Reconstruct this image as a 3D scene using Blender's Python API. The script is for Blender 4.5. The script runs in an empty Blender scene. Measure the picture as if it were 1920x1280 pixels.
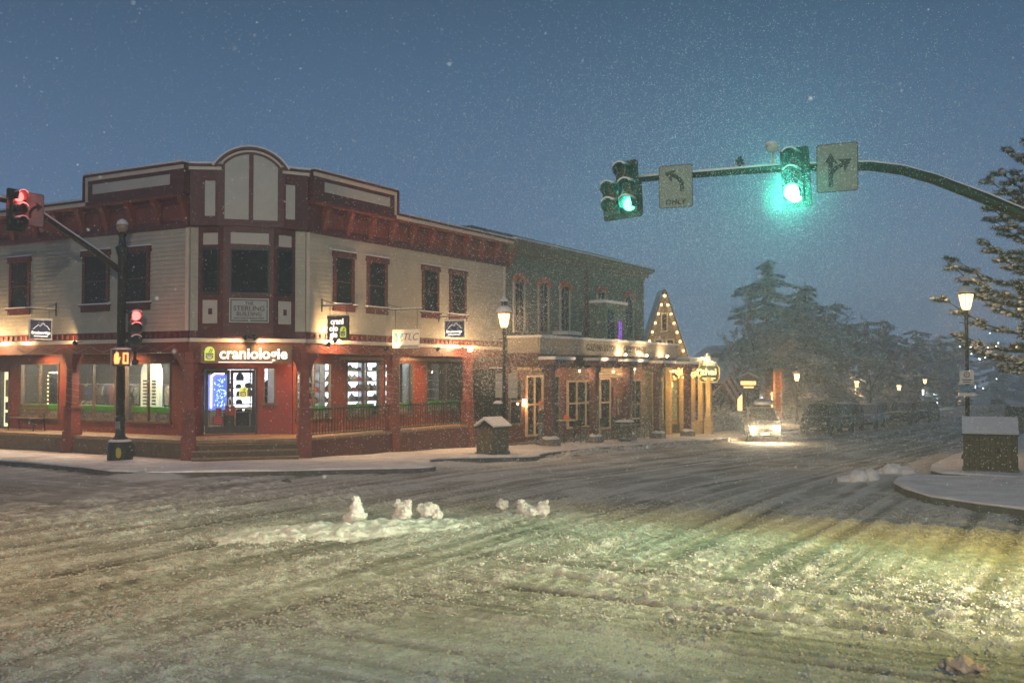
import bpy, bmesh, math, random
import numpy as np
from mathutils import Matrix, Vector, geometry
random.seed(7); RNG = np.random.default_rng(11)
R = math.radians; PI = math.pi
SC = bpy.context.scene; COL = SC.collection
# ---------------------------------------------------------------- camera
cam = bpy.data.cameras.new("camera"); camo = bpy.data.objects.new("camera", cam); COL.objects.link(camo)
camo.location = (22.15, -22.67, 2.9); camo.rotation_euler = (R(91.69), 0, R(29.9))
cam.sensor_width = 36; cam.lens = 36.25; cam.clip_start = .1; cam.clip_end = 3000
cam.dof.use_dof = True; cam.dof.focus_distance = 33; cam.dof.aperture_fstop = 2.2
SC.camera = camo
# ---------------------------------------------------------------- dusk sky
W = bpy.data.worlds.new("World"); SC.world = W; W.use_nodes = True
nt = W.node_tree; nt.nodes.clear()
N = nt.nodes.new; L = nt.links.new
tc = N('ShaderNodeTexCoord'); sp = N('ShaderNodeSeparateXYZ'); L(tc.outputs['Generated'], sp.inputs[0])
rp = N('ShaderNodeValToRGB'); L(sp.outputs['Z'], rp.inputs[0])
e = rp.color_ramp.elements
e[0].position = 0.0; e[0].color = (.084, .132, .208, 1)
e[1].position = 1.0; e[1].color = (.012, .026, .046, 1)
for p, c in ((.07, (.076, .122, .194)), (.17, (.050, .088, .150)), (.27, (.034, .064, .112)), (.37, (.019, .040, .073))):
    q = rp.color_ramp.elements.new(p); q.color = (*c, 1)
ns = N('ShaderNodeTexNoise'); ns.inputs['Scale'].default_value = 1.6; ns.inputs['Detail'].default_value = 4; L(tc.outputs['Generated'], ns.inputs['Vector'])
mr = N('ShaderNodeMapRange'); mr.inputs['To Min'].default_value = .88; mr.inputs['To Max'].default_value = 1.10; L(ns.outputs[0], mr.inputs[0])
vm = N('ShaderNodeVectorMath'); vm.operation = 'SCALE'; L(rp.outputs[0], vm.inputs[0]); L(mr.outputs[0], vm.inputs['Scale'])
sky = N('ShaderNodeTexSky'); sky.sky_type = 'NISHITA'; sky.sun_disc = False; sky.sun_elevation = R(-4); sky.sun_rotation = R(200)
ad = N('ShaderNodeVectorMath'); ad.operation = 'MULTIPLY_ADD'; L(sky.outputs[0], ad.inputs[0]); ad.inputs[1].default_value = (.05, .05, .05); L(vm.outputs[0], ad.inputs[2])
bg = N('ShaderNodeBackground'); L(ad.outputs[0], bg.inputs[0]); bg.inputs[1].default_value = 1.0
wo = N('ShaderNodeOutputWorld'); L(bg.outputs[0], wo.inputs[0])
sd = bpy.data.lights.new("sun", 'SUN'); sd.energy = .03; sd.angle = R(60); sd.color = (.7, .82, 1)
so = bpy.data.objects.new("sun", sd); COL.objects.link(so); so.rotation_euler = (R(25), 0, R(40)); so.location = (0, 0, 60)
SC.view_settings.view_transform = 'Standard'; SC.view_settings.look = 'None'; SC.view_settings.exposure = 1.1; SC.view_settings.gamma = 1
SC.cycles.max_bounces = 5; SC.cycles.diffuse_bounces = 2; SC.cycles.glossy_bounces = 2; SC.cycles.transparent_max_bounces = 12
SC.cycles.transmission_bounces = 3; SC.cycles.volume_bounces = 1; SC.cycles.sample_clamp_indirect = 3; SC.cycles.use_denoising = True
SC.cycles.caustics_reflective = False; SC.cycles.caustics_refractive = False
# ---------------------------------------------------------------- helpers
OFF = {}
def link(o, parent=None):
    COL.objects.link(o)
    if parent: o.parent = parent
    return o
def tag(o, label=None, cat=None, group=None, kind=None):
    if label: o['label'] = label
    if cat: o['category'] = cat
    if group: o['group'] = group
    if kind: o['kind'] = kind
    return o
def root_off(o):
    while o.parent: o = o.parent
    return OFF.get(o.name, (0, 0, 0))
def thing(name, label, cat, loc=(0, 0, 0), rz=0, group=None, local=True):
    """local=True: parts are modelled about the base; False: parts are given in world metres"""
    o = bpy.data.objects.new(name, None); o.empty_display_size = .2; link(o); o.location = loc; o.rotation_euler = (0, 0, rz)
    if not local: OFF[o.name] = tuple(loc)
    return tag(o, label, cat, group)
def fr(ox, oy, oz, sd, od):
    s = Vector(sd).normalized(); o = Vector(od).normalized()
    return Matrix(((s[0], o[0], 0, ox), (s[1], o[1], 0, oy), (0, 0, 1, oz), (0, 0, 0, 1)))
class MB:
    def __init__(s, M=None): s.v = []; s.f = []; s.m = []; s.s = []; s.M = M
    def add(s, vs, fs, mi=0, sm=False):
        b = len(s.v)
        if s.M is not None: vs = [tuple(s.M @ Vector(v)) for v in vs]
        s.v += [tuple(v) for v in vs]
        s.f += [tuple(i + b for i in f) for f in fs]; s.m += [mi] * len(fs); s.s += [sm] * len(fs)
        return s
    def box(s, x0, x1, y0, y1, z0, z1, mi=0):
        return s.add([(x0,y0,z0),(x1,y0,z0),(x1,y1,z0),(x0,y1,z0),(x0,y0,z1),(x1,y0,z1),(x1,y1,z1),(x0,y1,z1)],
                     [(0,3,2,1),(4,5,6,7),(0,1,5,4),(1,2,6,5),(2,3,7,6),(3,0,4,7)], mi)
    def frus(s, x0, x1, y0, y1, z0, z1, dx, dy, mi=0, sm=False):
        """box whose top is inset by dx, dy"""
        return s.add([(x0,y0,z0),(x1,y0,z0),(x1,y1,z0),(x0,y1,z0),(x0+dx,y0+dy,z1),(x1-dx,y0+dy,z1),(x1-dx,y1-dy,z1),(x0+dx,y1-dy,z1)],
                     [(0,3,2,1),(4,5,6,7),(0,1,5,4),(1,2,6,5),(2,3,7,6),(3,0,4,7)], mi, sm)
    def prism(s, pts, y0, y1, mi=0, ax='y'):
        """polygon in (x,z) pushed from y0 to y1 (ax='y'), in (x,y) from z y0 to y1 (ax='z'), in (y,z) along x (ax='x')"""
        n = len(pts)
        g = {'y': lambda p, t: (p[0], t, p[1]), 'z': lambda p, t: (p[0], p[1], t), 'x': lambda p, t: (t, p[0], p[1])}[ax]
        return s.add([g(p, y0) for p in pts] + [g(p, y1) for p in pts],
                     [tuple(range(n)), tuple(range(2*n-1, n-1, -1))] + [(i, (i+1) % n, n+(i+1) % n, n+i) for i in range(n)], mi)
    def tube(s, pts, rad, n=8, mi=0, sm=True):
        pts = [Vector(p) for p in pts]
        if not hasattr(rad, '__len__'): rad = [rad]*len(pts)
        vs = []; up = Vector((0, 0, 1))
        for i, p in enumerate(pts):
            d = (pts[min(i+1, len(pts)-1)] - pts[max(i-1, 0)]).normalized()
            a = d.cross(up if abs(d.z) < .95 else Vector((1, 0, 0))).normalized(); b = d.cross(a)
            for k in range(n):
                t = 2*PI*k/n; vs.append(p + (a*math.cos(t) + b*math.sin(t))*rad[i])
        fs = [(i*n+k, i*n+(k+1) % n, (i+1)*n+(k+1) % n, (i+1)*n+k) for i in range(len(pts)-1) for k in range(n)]
        fs += [tuple(range(n)), tuple(range(len(vs)-1, len(vs)-n-1, -1))]
        return s.add(vs, fs, mi, sm)
    def lathe(s, c, prof, n=16, mi=0, sm=True):
        vs = [(c[0]+r*math.cos(2*PI*k/n), c[1]+r*math.sin(2*PI*k/n), c[2]+z) for r, z in prof for k in range(n)]
        fs = [(i*n+k, i*n+(k+1) % n, (i+1)*n+(k+1) % n, (i+1)*n+k) for i in range(len(prof)-1) for k in range(n)]
        fs += [tuple(range(n-1, -1, -1)), tuple(range(len(vs)-n, len(vs)))]
        return s.add(vs, fs, mi, sm)
    def ball(s, c, r, n=10, k=6, rough=0, mi=0, seed=0, cut=-1):
        rx, ry, rz = (r, r, r) if not hasattr(r, '__len__') else r
        rnd = random.Random(seed); vs = []; fs = []
        for j in range(k+1):
            th = PI*j/k
            for i in range(n):
                q = 1 + (rnd.uniform(-rough, rough) if 0 < j < k else 0); ph = 2*PI*i/n
                z = max(cut, math.cos(th)*q)
                vs.append((c[0]+rx*q*math.sin(th)*math.cos(ph), c[1]+ry*q*math.sin(th)*math.sin(ph), c[2]+rz*z))
        fs = [(j*n+i, (j+1)*n+i, (j+1)*n+(i+1) % n, j*n+(i+1) % n) for j in range(k) for i in range(n)]
        return s.add(vs, fs, mi, True)
    def build(s, name, mats, parent=None, loc=None, bevel=0):
        me = bpy.data.meshes.new(name)
        off = root_off(parent) if parent else (loc or (0, 0, 0))
        me.from_pydata([(a-off[0], b-off[1], c-off[2]) for a, b, c in s.v], [], s.f)
        if not isinstance(mats, (list, tuple)): mats = [mats]
        for m in mats: me.materials.append(m)
        me.polygons.foreach_set('material_index', s.m); me.polygons.foreach_set('use_smooth', s.s)
        bm = bmesh.new(); bm.from_mesh(me); bmesh.ops.recalc_face_normals(bm, faces=bm.faces); bm.to_mesh(me); bm.free()
        me.update(); o = bpy.data.objects.new(name, me); link(o, parent)
        if not parent and loc: o.location = loc
        if bevel:
            b = o.modifiers.new('bevel', 'BEVEL'); b.width = bevel; b.segments = 2; b.limit_method = 'ANGLE'
        return o
def fastmesh(name, v, f, mats, parent=None, mi=None, smooth=False):
    """v (n,3) and f (m,k) arrays with k equal corners"""
    me = bpy.data.meshes.new(name); k = f.shape[1]
    v = np.asarray(v, dtype=np.float32)
    if parent: v = v - np.array(root_off(parent), dtype=np.float32)
    me.vertices.add(len(v)); me.vertices.foreach_set('co', v.ravel())
    me.loops.add(f.size); me.loops.foreach_set('vertex_index', f.astype(np.int32).ravel())
    me.polygons.add(len(f)); me.polygons.foreach_set('loop_start', np.arange(0, f.size, k, dtype=np.int32))
    me.polygons.foreach_set('loop_total', np.full(len(f), k, dtype=np.int32))
    if not isinstance(mats, (list, tuple)): mats = [mats]
    for m in mats: me.materials.append(m)
    if mi is not None: me.polygons.foreach_set('material_index', np.asarray(mi, dtype=np.int32))
    me.polygons.foreach_set('use_smooth', np.full(len(f), smooth)); me.update(calc_edges=True)
    return link(bpy.data.objects.new(name, me), parent)
def copy_tree(o, parent=None):
    c = o.copy(); COL.objects.link(c); c.parent = parent
    for ch in list(o.children): copy_tree(ch, c)
    return c
# ---------------------------------------------------------------- materials
MATS = {}
def mat(name, col, rough=.6, metal=0, var=.18, scale=3.0, bump=.0, bscale=30, col2=None, emit=None, es=0, sample=True, spec=.5):
    m = bpy.data.materials.new(name); m.use_nodes = True; MATS[name] = m
    t = m.node_tree; p = t.nodes['Principled BSDF']
    p.inputs['Roughness'].default_value = rough; p.inputs['Metallic'].default_value = metal; p.inputs['Specular IOR Level'].default_value = spec
    tc = t.nodes.new('ShaderNodeTexCoord')
    n = t.nodes.new('ShaderNodeTexNoise'); n.inputs['Scale'].default_value = scale; n.inputs['Detail'].default_value = 6; n.inputs['Roughness'].default_value = .65
    t.links.new(tc.outputs['Object'], n.inputs['Vector'])
    r = t.nodes.new('ShaderNodeValToRGB'); r.color_ramp.elements[0].position = .3; r.color_ramp.elements[1].position = .7
    a = [c*(1-var) for c in col[:3]]; b = [min(1, c*(1+var)) for c in (col2 or col)[:3]]
    r.color_ramp.elements[0].color = (*a, 1); r.color_ramp.elements[1].color = (*b, 1)
    t.links.new(n.outputs[0], r.inputs[0]); t.links.new(r.outputs[0], p.inputs['Base Color'])
    if bump:
        n2 = t.nodes.new('ShaderNodeTexNoise'); n2.inputs['Scale'].default_value = bscale; n2.inputs['Detail'].default_value = 5
        t.links.new(tc.outputs['Object'], n2.inputs['Vector'])
        bp = t.nodes.new('ShaderNodeBump'); bp.inputs['Strength'].default_value = bump; bp.inputs['Distance'].default_value = .03
        t.links.new(n2.outputs[0], bp.inputs['Height']); t.links.new(bp.outputs[0], p.inputs['Normal'])
    if emit:
        p.inputs['Emission Color'].default_value = (*emit, 1); p.inputs['Emission Strength'].default_value = es
        if not sample: m.cycles.emission_sampling = 'NONE'
    return m
def glass(name, tint=(.9, .93, .95), refl=.12, rough=.02, dark=0):
    m = bpy.data.materials.new(name); m.use_nodes = True; t = m.node_tree; t.nodes.remove(t.nodes['Principled BSDF'])
    out = t.nodes['Material Output']
    tr = t.nodes.new('ShaderNodeBsdfTransparent'); tr.inputs[0].default_value = (*tint, 1)
    gl = t.nodes.new('ShaderNodeBsdfGlossy'); gl.inputs['Roughness'].default_value = rough
    fz = t.nodes.new('ShaderNodeLayerWeight'); fz.inputs[0].default_value = .5
    pw = t.nodes.new('ShaderNodeMath'); pw.operation = 'POWER'; pw.inputs[1].default_value = 5; t.links.new(fz.outputs['Facing'], pw.inputs[0])
    ma = t.nodes.new('ShaderNodeMath'); ma.operation = 'ADD'; ma.inputs[1].default_value = refl*.22; t.links.new(pw.outputs[0], ma.inputs[0])
    mx = t.nodes.new('ShaderNodeMixShader'); t.links.new(ma.outputs[0], mx.inputs[0]); t.links.new(tr.outputs[0], mx.inputs[1]); t.links.new(gl.outputs[0], mx.inputs[2])
    t.links.new(mx.outputs[0], out.inputs[0]); return m
def emis(name, col, s, sample=True):
    return mat(name, col, .5, var=.0, emit=col, es=s, sample=sample)
RED = mat('dark_red_paint', (.088, .018, .015), .55, var=.3, scale=2.5, bump=.15)
REDW = mat('brick_red_wood', (.17, .036, .022), .6, var=.35, scale=2, bump=.25, bscale=18)
CREAM = mat('cream_paint', (.60, .53, .42), .6, var=.10, scale=1.5, bump=.1)
SIDING = mat('weathered_cream_siding', (.45, .42, .33), .7, var=.14, scale=1.2, bump=.15)
PANEL = mat('grey_cream_panel', (.46, .44, .38), .7, var=.08, scale=1.5)
SNOW = mat('settled_snow', (.68, .69, .70), .9, var=.10, scale=6, bump=.5, bscale=14, spec=.2)
SNOWB = mat('packed_snow', (.74, .73, .73), .9, var=.22, scale=1.4, bump=.8, bscale=22, spec=.2)
DARKM = mat('black_iron', (.018, .020, .019), .45, .3, var=.3, scale=8)
GREENM = mat('dark_green_steel', (.016, .026, .021), .5, .3, var=.3, scale=6)
STEEL = mat('galvanised_steel', (.30, .31, .31), .45, .7, var=.2)
SIGNB = mat('bare_sign_back', (.42, .40, .34), .6, var=.1)
WHITE = mat('white_paint', (.72, .72, .70), .6, var=.08)
BLACK = mat('black_paint', (.012, .012, .013), .5, var=.2)
CONC = mat('dark_concrete', (.10, .10, .095), .85, var=.4, scale=5, bump=.4)
STONE = mat('grey_stone', (.16, .15, .13), .85, var=.4, scale=6, bump=.6)
DECK = mat('worn_deck_boards', (.24, .17, .10), .7, var=.3, scale=4, bump=.3)
WOODD = mat('weathered_brown_wood', (.105, .080, .052), .75, var=.35, scale=5, bump=.4)
WOODC = mat('pale_yellow_timber', (.55, .42, .24), .6, var=.15)
PANE = mat('dark_window_glass', (.012, .014, .014), .03, var=.5, scale=1.5, spec=.14)
GLASS = glass('shop_glass')
B2WALL = mat('olive_green_clapboard', (.12, .155, .125), .75, var=.25, scale=1.5, bump=.2)
B2TRIM = mat('grey_olive_trim', (.13, .12, .085), .7, var=.2)
TAN = mat('tan_parapet_board', (.34, .29, .22), .7, var=.15, scale=1.5)
REDDK = mat('dark_oxblood_beam', (.075, .020, .018), .6, var=.3, scale=3)
RUBBER = mat('tyre_rubber', (.012, .012, .012), .8)
BULB = emis('warm_bulb', (1, .62, .28), 7, False)
BULBS = emis('small_warm_bulb', (1, .55, .18), 4, False)
LANT = emis('lantern_glass', (1, .56, .19), 3.6)
LANTFAR = emis('far_lantern_glass', (1, .52, .17), 5, False)
# ---------------------------------------------------------------- terrain height
def smn(a, b, x):
    t = np.clip((np.asarray(x, float)-a)/(b-a), 0, 1); return t*t*(3-2*t)
def G(x, y):
    x = np.asarray(x, float); y = np.asarray(y, float)
    z = np.where(y < 2, 0, np.where(y < 32, -.03*(y-2), -.9-.015*(y-32)))
    return z*(1-.6*smn(13, 18, x)*(1-smn(15, 50, y)))
def g(x, y): return float(G(x, y))
def vn(x, y, seed):
    """smooth value noise 0..1 on arrays"""
    rg = np.random.default_rng(seed).random((256, 256)); xi = np.floor(x).astype(int); yi = np.floor(y).astype(int)
    u = x-xi; v = y-yi; u = u*u*(3-2*u); v = v*v*(3-2*v); q = lambda a, b: rg[a & 255, b & 255]
    return (q(xi, yi)*(1-u)+q(xi+1, yi)*u)*(1-v)+(q(xi, yi+1)*(1-u)+q(xi+1, yi+1)*u)*v
def spot(name, loc, to, power, col, ang=90, blend=.6, rad=.04, parent=None):
    l = bpy.data.lights.new(name, 'SPOT'); l.energy = power; l.color = col; l.spot_size = R(ang); l.spot_blend = blend; l.shadow_soft_size = rad
    o = bpy.data.objects.new(name, l); off = root_off(parent) if parent else (0, 0, 0); link(o, parent)
    o.location = Vector(loc)-Vector(off); o.rotation_euler = (Vector(to)-Vector(loc)).to_track_quat('-Z', 'Y').to_euler(); return o
def point(name, loc, power, col, rad=.08, parent=None):
    l = bpy.data.lights.new(name, 'POINT'); l.energy = power; l.color = col; l.shadow_soft_size = rad
    o = bpy.data.objects.new(name, l); off = root_off(parent) if parent else (0, 0, 0); link(o, parent); o.location = Vector(loc)-Vector(off); return o
def text(s, size, M, mt, parent, name='lettering', ext=.006, bold=.0, sx=1, align='CENTER', sp=1.0, shear=0):
    """M maps text (x right, y up, z out) into the thing's modelling space"""
    cu = bpy.data.curves.new('t', 'FONT'); cu.body = s; cu.size = size; cu.extrude = ext; cu.offset = bold; cu.align_x = align; cu.align_y = 'CENTER'; cu.space_character = sp; cu.shear = shear; cu.resolution_u = 3
    t = bpy.data.objects.new('t', cu); COL.objects.link(t)
    dg = bpy.context.evaluated_depsgraph_get(); me = bpy.data.meshes.new_from_object(t.evaluated_get(dg)); bpy.data.objects.remove(t)
    me.transform(Matrix.Translation(-Vector(root_off(parent))) @ M @ Matrix.Diagonal((sx, 1, 1, 1)))
    me.name = name; me.materials.clear(); me.materials.append(mt); me.update()
    return link(bpy.data.objects.new(name, me), parent)
def tm(F, s, o, z, flip=False):
    """text matrix on frame F (s along, o out, z up) at s,o,z"""
    k = -1 if flip else 1
    A = Matrix(((k, 0, 0, s), (0, 0, 1, o), (0, 1, 0, z), (0, 0, 0, 1)))
    return (F @ A) if F is not None else A
LF = fr(0, 0, 0, (1, 0, 0), (0, -1, 0))          # left facade: s = x
RF = fr(0, 0, 0, (0, 1, 0), (1, 0, 0))           # right facade: s = y
_c = math.hypot(2.4, 2.6)
CH = fr(-2.4, 0, 0, (2.4, 2.6, 0), (2.6, -2.4, 0))  # cut corner, 3.54 m long
CL = _c
# ================================================================ ground, road, pavements
def dens(pts, step=.35):
    out = []
    for i, p in enumerate(pts):
        q = pts[(i+1) % len(pts)]; d = math.dist(p, q); n = max(1, int(d/step)) if d < 40 else max(1, int(d/4))
        out += [(p[0]+(q[0]-p[0])*k/n, p[1]+(q[1]-p[1])*k/n) for k in range(n)]
    return out
def slab(name, outline, h, step=.5, rng=None, mt=SNOWB, amp=.02):
    b = dens(outline); n = len(b)
    xs = [p[0] for p in b]; ys = [p[1] for p in b]; inn = []
    X0, X1, Y0, Y1 = (min(xs), max(xs), min(ys), max(ys)) if rng is None else rng
    x = X0+step
    while x < X1:
        y = Y0+step
        while y < Y1: inn.append((x+random.uniform(-.1, .1), y+random.uniform(-.1, .1))); y += step
        x += step
    co, ed, fa, *_ = geometry.delaunay_2d_cdt([Vector(p) for p in b+inn], [(i, (i+1) % n) for i in range(n)], [list(range(n))], 1, 1e-4)
    co = np.array([(c.x, c.y) for c in co]); z = G(co[:, 0], co[:, 1])+h+amp*(vn(co[:, 0]*1.3, co[:, 1]*1.3, 5)*2-1)
    m = MB(); m.add([(a, c, d) for (a, c), d in zip(co, z)], [tuple(f) for f in fa], 0, True)
    zb = [g(*p) for p in b]
    # rounded snow lip over a dark kerb face
    cx = sum(xs)/n; vs = []
    for i, p in enumerate(b):
        a = b[i-1]; c = b[(i+1) % n]; t = Vector((c[0]-a[0], c[1]-a[1])).normalized(); nn = Vector((t.y, -t.x))
        j = random.uniform(.01, .04)
        vs += [(p[0], p[1], zb[i]+h+amp*float(vn(np.array([p[0]*1.3]), np.array([p[1]*1.3]), 5)[0]*2-1)), (p[0]+nn.x*j, p[1]+nn.y*j, zb[i]+h-.02), (p[0]+nn.x*j*.7, p[1]+nn.y*j*.7, zb[i]+h-.045), (p[0], p[1], zb[i]+h-.05), (p[0], p[1], zb[i]-.2)]
    fs = []; fk = []
    for i in range(n):
        k = (i+1) % n
        for q in (0, 1, 2): fs.append((i*5+q, k*5+q, k*5+q+1, i*5+q+1))
        fk.append((i*5+3, k*5+3, k*5+4, i*5+4))
    m.add(vs, fs, 0, True); m.add(vs, fk, 1)
    return tag(m.build(name, [mt, CONC]), kind='structure')
left = [(-30, -2.8), (-6, -2.75), (-3.4, -3.0), (-1.8, -3.35), (-.4, -3.0), (.8, -2.1), (2.06, -1.1), (3.6, .35), (5.0, 1.6), (5.25, 2.0), (5.1, 2.5), (4.5, 3.1), (3.4, 4.6), (3.05, 5.6), (3.4, 6.6),
        (4.3, 8.0), (4.75, 8.9), (4.7, 9.6), (4.3, 10.3), (3.9, 12), (3.6, 16), (3.7, 25), (3.9, 33), (3.9, 60), (3.9, 190), (-30, 190)]
slab('sidewalk_left', left, .19, rng=(-9, 5.5, -3.5, 40))
rightA = [(17.6, 6.9), (17.45, 5.6), (17.6, 4.2), (18.1, 2.8), (18.8, 1.5), (19.8, .7), (21, 0), (23, -1.0), (27, -1.6), (45, -1.8), (45, 7.2), (19, 7.2)]
slab('sidewalk_right', rightA, .22, rng=(17, 30, -2, 7), amp=.03)
rightB = [(17.5, 11.5), (17.75, 9.2), (18.2, 8.3), (19.4, 8.25), (22, 8.6), (45, 8.6), (45, 190), (17.6, 190), (17.6, 30)]
slab('sidewalk_right_far', rightB, .19, rng=(17, 30, 8, 40), amp=.03)
# ---- snow covered road as a height field
def Hroad(x, y):
    sY = vn(x*3.4+vn(x*.3, y*.1, 41)*3, y*.07+x*.05, 21); sY2 = vn(x*9+vn(x*.4, y*.2, 44)*2, y*.14, 22)
    sX = vn(x*.055, y*2.8+vn(x*.12, y*.3, 43)*1.5, 23); sX2 = vn(x*.10, y*9, 24)
    w = smn(-6.5, -9.5, y+.10*(x-16))*smn(12.5, 16, x)
    w2 = smn(-2.5, -5, y)*smn(6, 2, x)*.6; w = np.maximum(w, w2)
    st = sY*(1-w)+sX*w; st2 = sY2*(1-w)+sX2*w
    tr = (st-.5)*.045+(st2-.5)*.028
    # hard pressed wheel tracks
    for cx, ww in ((9.3, .16), (10.9, .16), (13.0, .14), (14.6, .14), (16.2, .12), (7.2, .15), (5.9, .13)):
        c = cx+.35*(vn(y*.07, y*0+cx, 31)-.5)
        q = np.exp(-((x-c)/ww)**2); tr -= q*(1-w)*.03
        q2 = np.exp(-((np.abs(x-c)-ww*1.9)/(ww*.6))**2); tr += q2*(1-w)*.016
    for cy, ww in ((-10.6, .13), (-12.2, .14), (-8.7, .12), (-9.6, .10)):
        c = cy+.3*(vn(x*.1, x*0+cy, 33)-.5)
        tr -= np.exp(-((y-c)/ww)**2)*w*.045; tr += np.exp(-((np.abs(y-c)-ww*1.9)/(ww*.6))**2)*w*.02
    cl = smn(.42, .85, vn(x*6, y*6, 25))*.6+smn(.45, .85, vn(x*13, y*13, 26))*.6
    env = smn(.35, .65, vn(x*.45, y*.35, 27))
    near = smn(9, -1, y)
    sm_ = np.exp(-(((x-17.6)/1.5)**2+((y+12.9)/1.3)**2))   # smooth drift
    fol = cl*(.018+.030*env*smn(.25, .6, st))*near*(1-.9*sm_)
    pile = .06*np.exp(-((((x-9.9)*.66+(y+7.6)*.75)/2.3)**2+(((x-9.9)*.75-(y+7.6)*.66)/.75)**2))*(.6+.6*vn(x*2.2, y*2.2, 28))
    ramp = .17*np.exp(-(((x-4.3)/1.0)**2+((y-4.4)/1.0)**2))+.17*np.exp(-(((x+.3)/1.3)**2+((y+3.4)/.8)**2))
    berm = .14*np.exp(-((x-4.2-.15*vn(x*0, y*.4, 35))/.32)**2)*smn(11, 14, y)*(.4+vn(x*2.5, y*2.5, 29))
    rb = .08*np.exp(-((x-16.9)/.5)**2)*smn(4, 7, y)*(.3+vn(x*2, y*2, 30))
    h = tr+fol+pile+ramp+berm+rb+.05*sm_+(vn(x*24, y*24, 36)-.5)*.020*near
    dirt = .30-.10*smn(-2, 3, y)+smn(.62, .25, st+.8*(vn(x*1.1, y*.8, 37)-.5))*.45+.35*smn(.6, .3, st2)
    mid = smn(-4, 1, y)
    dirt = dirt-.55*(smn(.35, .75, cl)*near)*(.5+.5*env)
    for cx, ww in ((9.3, .07), (10.9, .07), (13.0, .06), (14.6, .06), (16.2, .05), (7.2, .07), (11.6, .04), (15.4, .04), (12.2, .04)):
        c = cx+.35*(vn(y*.07, y*0+cx, 31)-.5)+.04*(y+4)*np.sin(cx*3); dirt += .6*np.exp(-((x-c)/ww)**2)*(1-w)*smn(.3, .5, vn(y*.5+cx, x*0, 38)); h_cut = 0
    for cy, ww in ((-10.6, .05), (-12.2, .05), (-8.7, .05), (-9.6, .04), (-11.4, .03)):
        c = cy+.3*(vn(x*.1, x*0+cy, 33)-.5)+.05*(x-18)*np.sin(cy*2); dirt += .6*np.exp(-((y-c)/ww)**2)*w
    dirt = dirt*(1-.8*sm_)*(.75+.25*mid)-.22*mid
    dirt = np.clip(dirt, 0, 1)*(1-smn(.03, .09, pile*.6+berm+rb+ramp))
    return h, np.clip(dirt, 0, 1)
def field(name, x0, x1, y0, y1, st, dz=0, hole=None):
    nx = int((x1-x0)/st)+1; ny = int((y1-y0)/st)+1
    X, Y = np.meshgrid(np.linspace(x0, x1, nx), np.linspace(y0, y1, ny), indexing='ij')
    h, d = Hroad(X, Y); Z = G(X, Y)+h+dz
    idx = np.arange(nx*ny).reshape(nx, ny)
    f = np.stack([idx[:-1, :-1], idx[1:, :-1], idx[1:, 1:], idx[:-1, 1:]], -1).reshape(-1, 4)
    return np.stack([X, Y, Z], -1).reshape(-1, 3), f, d.ravel()
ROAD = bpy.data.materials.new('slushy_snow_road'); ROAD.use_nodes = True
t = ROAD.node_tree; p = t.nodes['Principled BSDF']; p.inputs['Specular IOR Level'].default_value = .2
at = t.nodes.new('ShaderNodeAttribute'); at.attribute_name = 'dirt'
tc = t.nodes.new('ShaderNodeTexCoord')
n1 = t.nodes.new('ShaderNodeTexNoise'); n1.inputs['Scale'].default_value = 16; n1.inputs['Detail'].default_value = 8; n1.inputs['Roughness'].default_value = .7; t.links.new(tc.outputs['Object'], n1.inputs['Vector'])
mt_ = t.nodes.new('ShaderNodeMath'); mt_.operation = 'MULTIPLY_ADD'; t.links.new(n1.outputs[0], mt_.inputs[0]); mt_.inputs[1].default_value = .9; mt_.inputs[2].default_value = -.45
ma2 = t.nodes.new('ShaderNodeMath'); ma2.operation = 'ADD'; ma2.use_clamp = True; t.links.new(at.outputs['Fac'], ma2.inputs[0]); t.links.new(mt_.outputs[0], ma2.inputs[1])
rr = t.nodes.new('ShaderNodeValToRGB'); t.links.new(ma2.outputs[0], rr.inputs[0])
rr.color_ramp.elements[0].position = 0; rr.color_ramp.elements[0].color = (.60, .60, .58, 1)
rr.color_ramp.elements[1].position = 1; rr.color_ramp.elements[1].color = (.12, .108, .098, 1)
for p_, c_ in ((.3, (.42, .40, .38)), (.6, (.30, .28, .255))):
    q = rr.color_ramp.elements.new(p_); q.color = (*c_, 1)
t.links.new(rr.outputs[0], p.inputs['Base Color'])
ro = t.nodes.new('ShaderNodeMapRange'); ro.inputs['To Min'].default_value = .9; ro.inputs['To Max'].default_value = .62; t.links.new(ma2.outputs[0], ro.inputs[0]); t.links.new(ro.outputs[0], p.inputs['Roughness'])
n2 = t.nodes.new('ShaderNodeTexNoise'); n2.inputs['Scale'].default_value = 38; n2.inputs['Detail'].default_value = 6; t.links.new(tc.outputs['Object'], n2.inputs['Vector'])
bp = t.nodes.new('ShaderNodeBump'); bp.inputs['Strength'].default_value = 1.0; bp.inputs['Distance'].default_value = .03; t.links.new(n2.outputs[0], bp.inputs['Height']); t.links.new(bp.outputs[0], p.inputs['Normal'])
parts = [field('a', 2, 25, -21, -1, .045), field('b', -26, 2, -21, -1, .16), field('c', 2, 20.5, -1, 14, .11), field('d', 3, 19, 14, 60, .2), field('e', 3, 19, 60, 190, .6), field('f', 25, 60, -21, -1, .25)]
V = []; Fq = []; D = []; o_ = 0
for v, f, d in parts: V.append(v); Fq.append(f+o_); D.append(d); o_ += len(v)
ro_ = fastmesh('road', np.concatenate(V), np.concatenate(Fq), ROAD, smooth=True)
a_ = ro_.data.attributes.new('dirt', 'FLOAT', 'POINT'); a_.data.foreach_set('value', np.concatenate(D).astype(np.float32)); tag(ro_, kind='structure')
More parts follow.
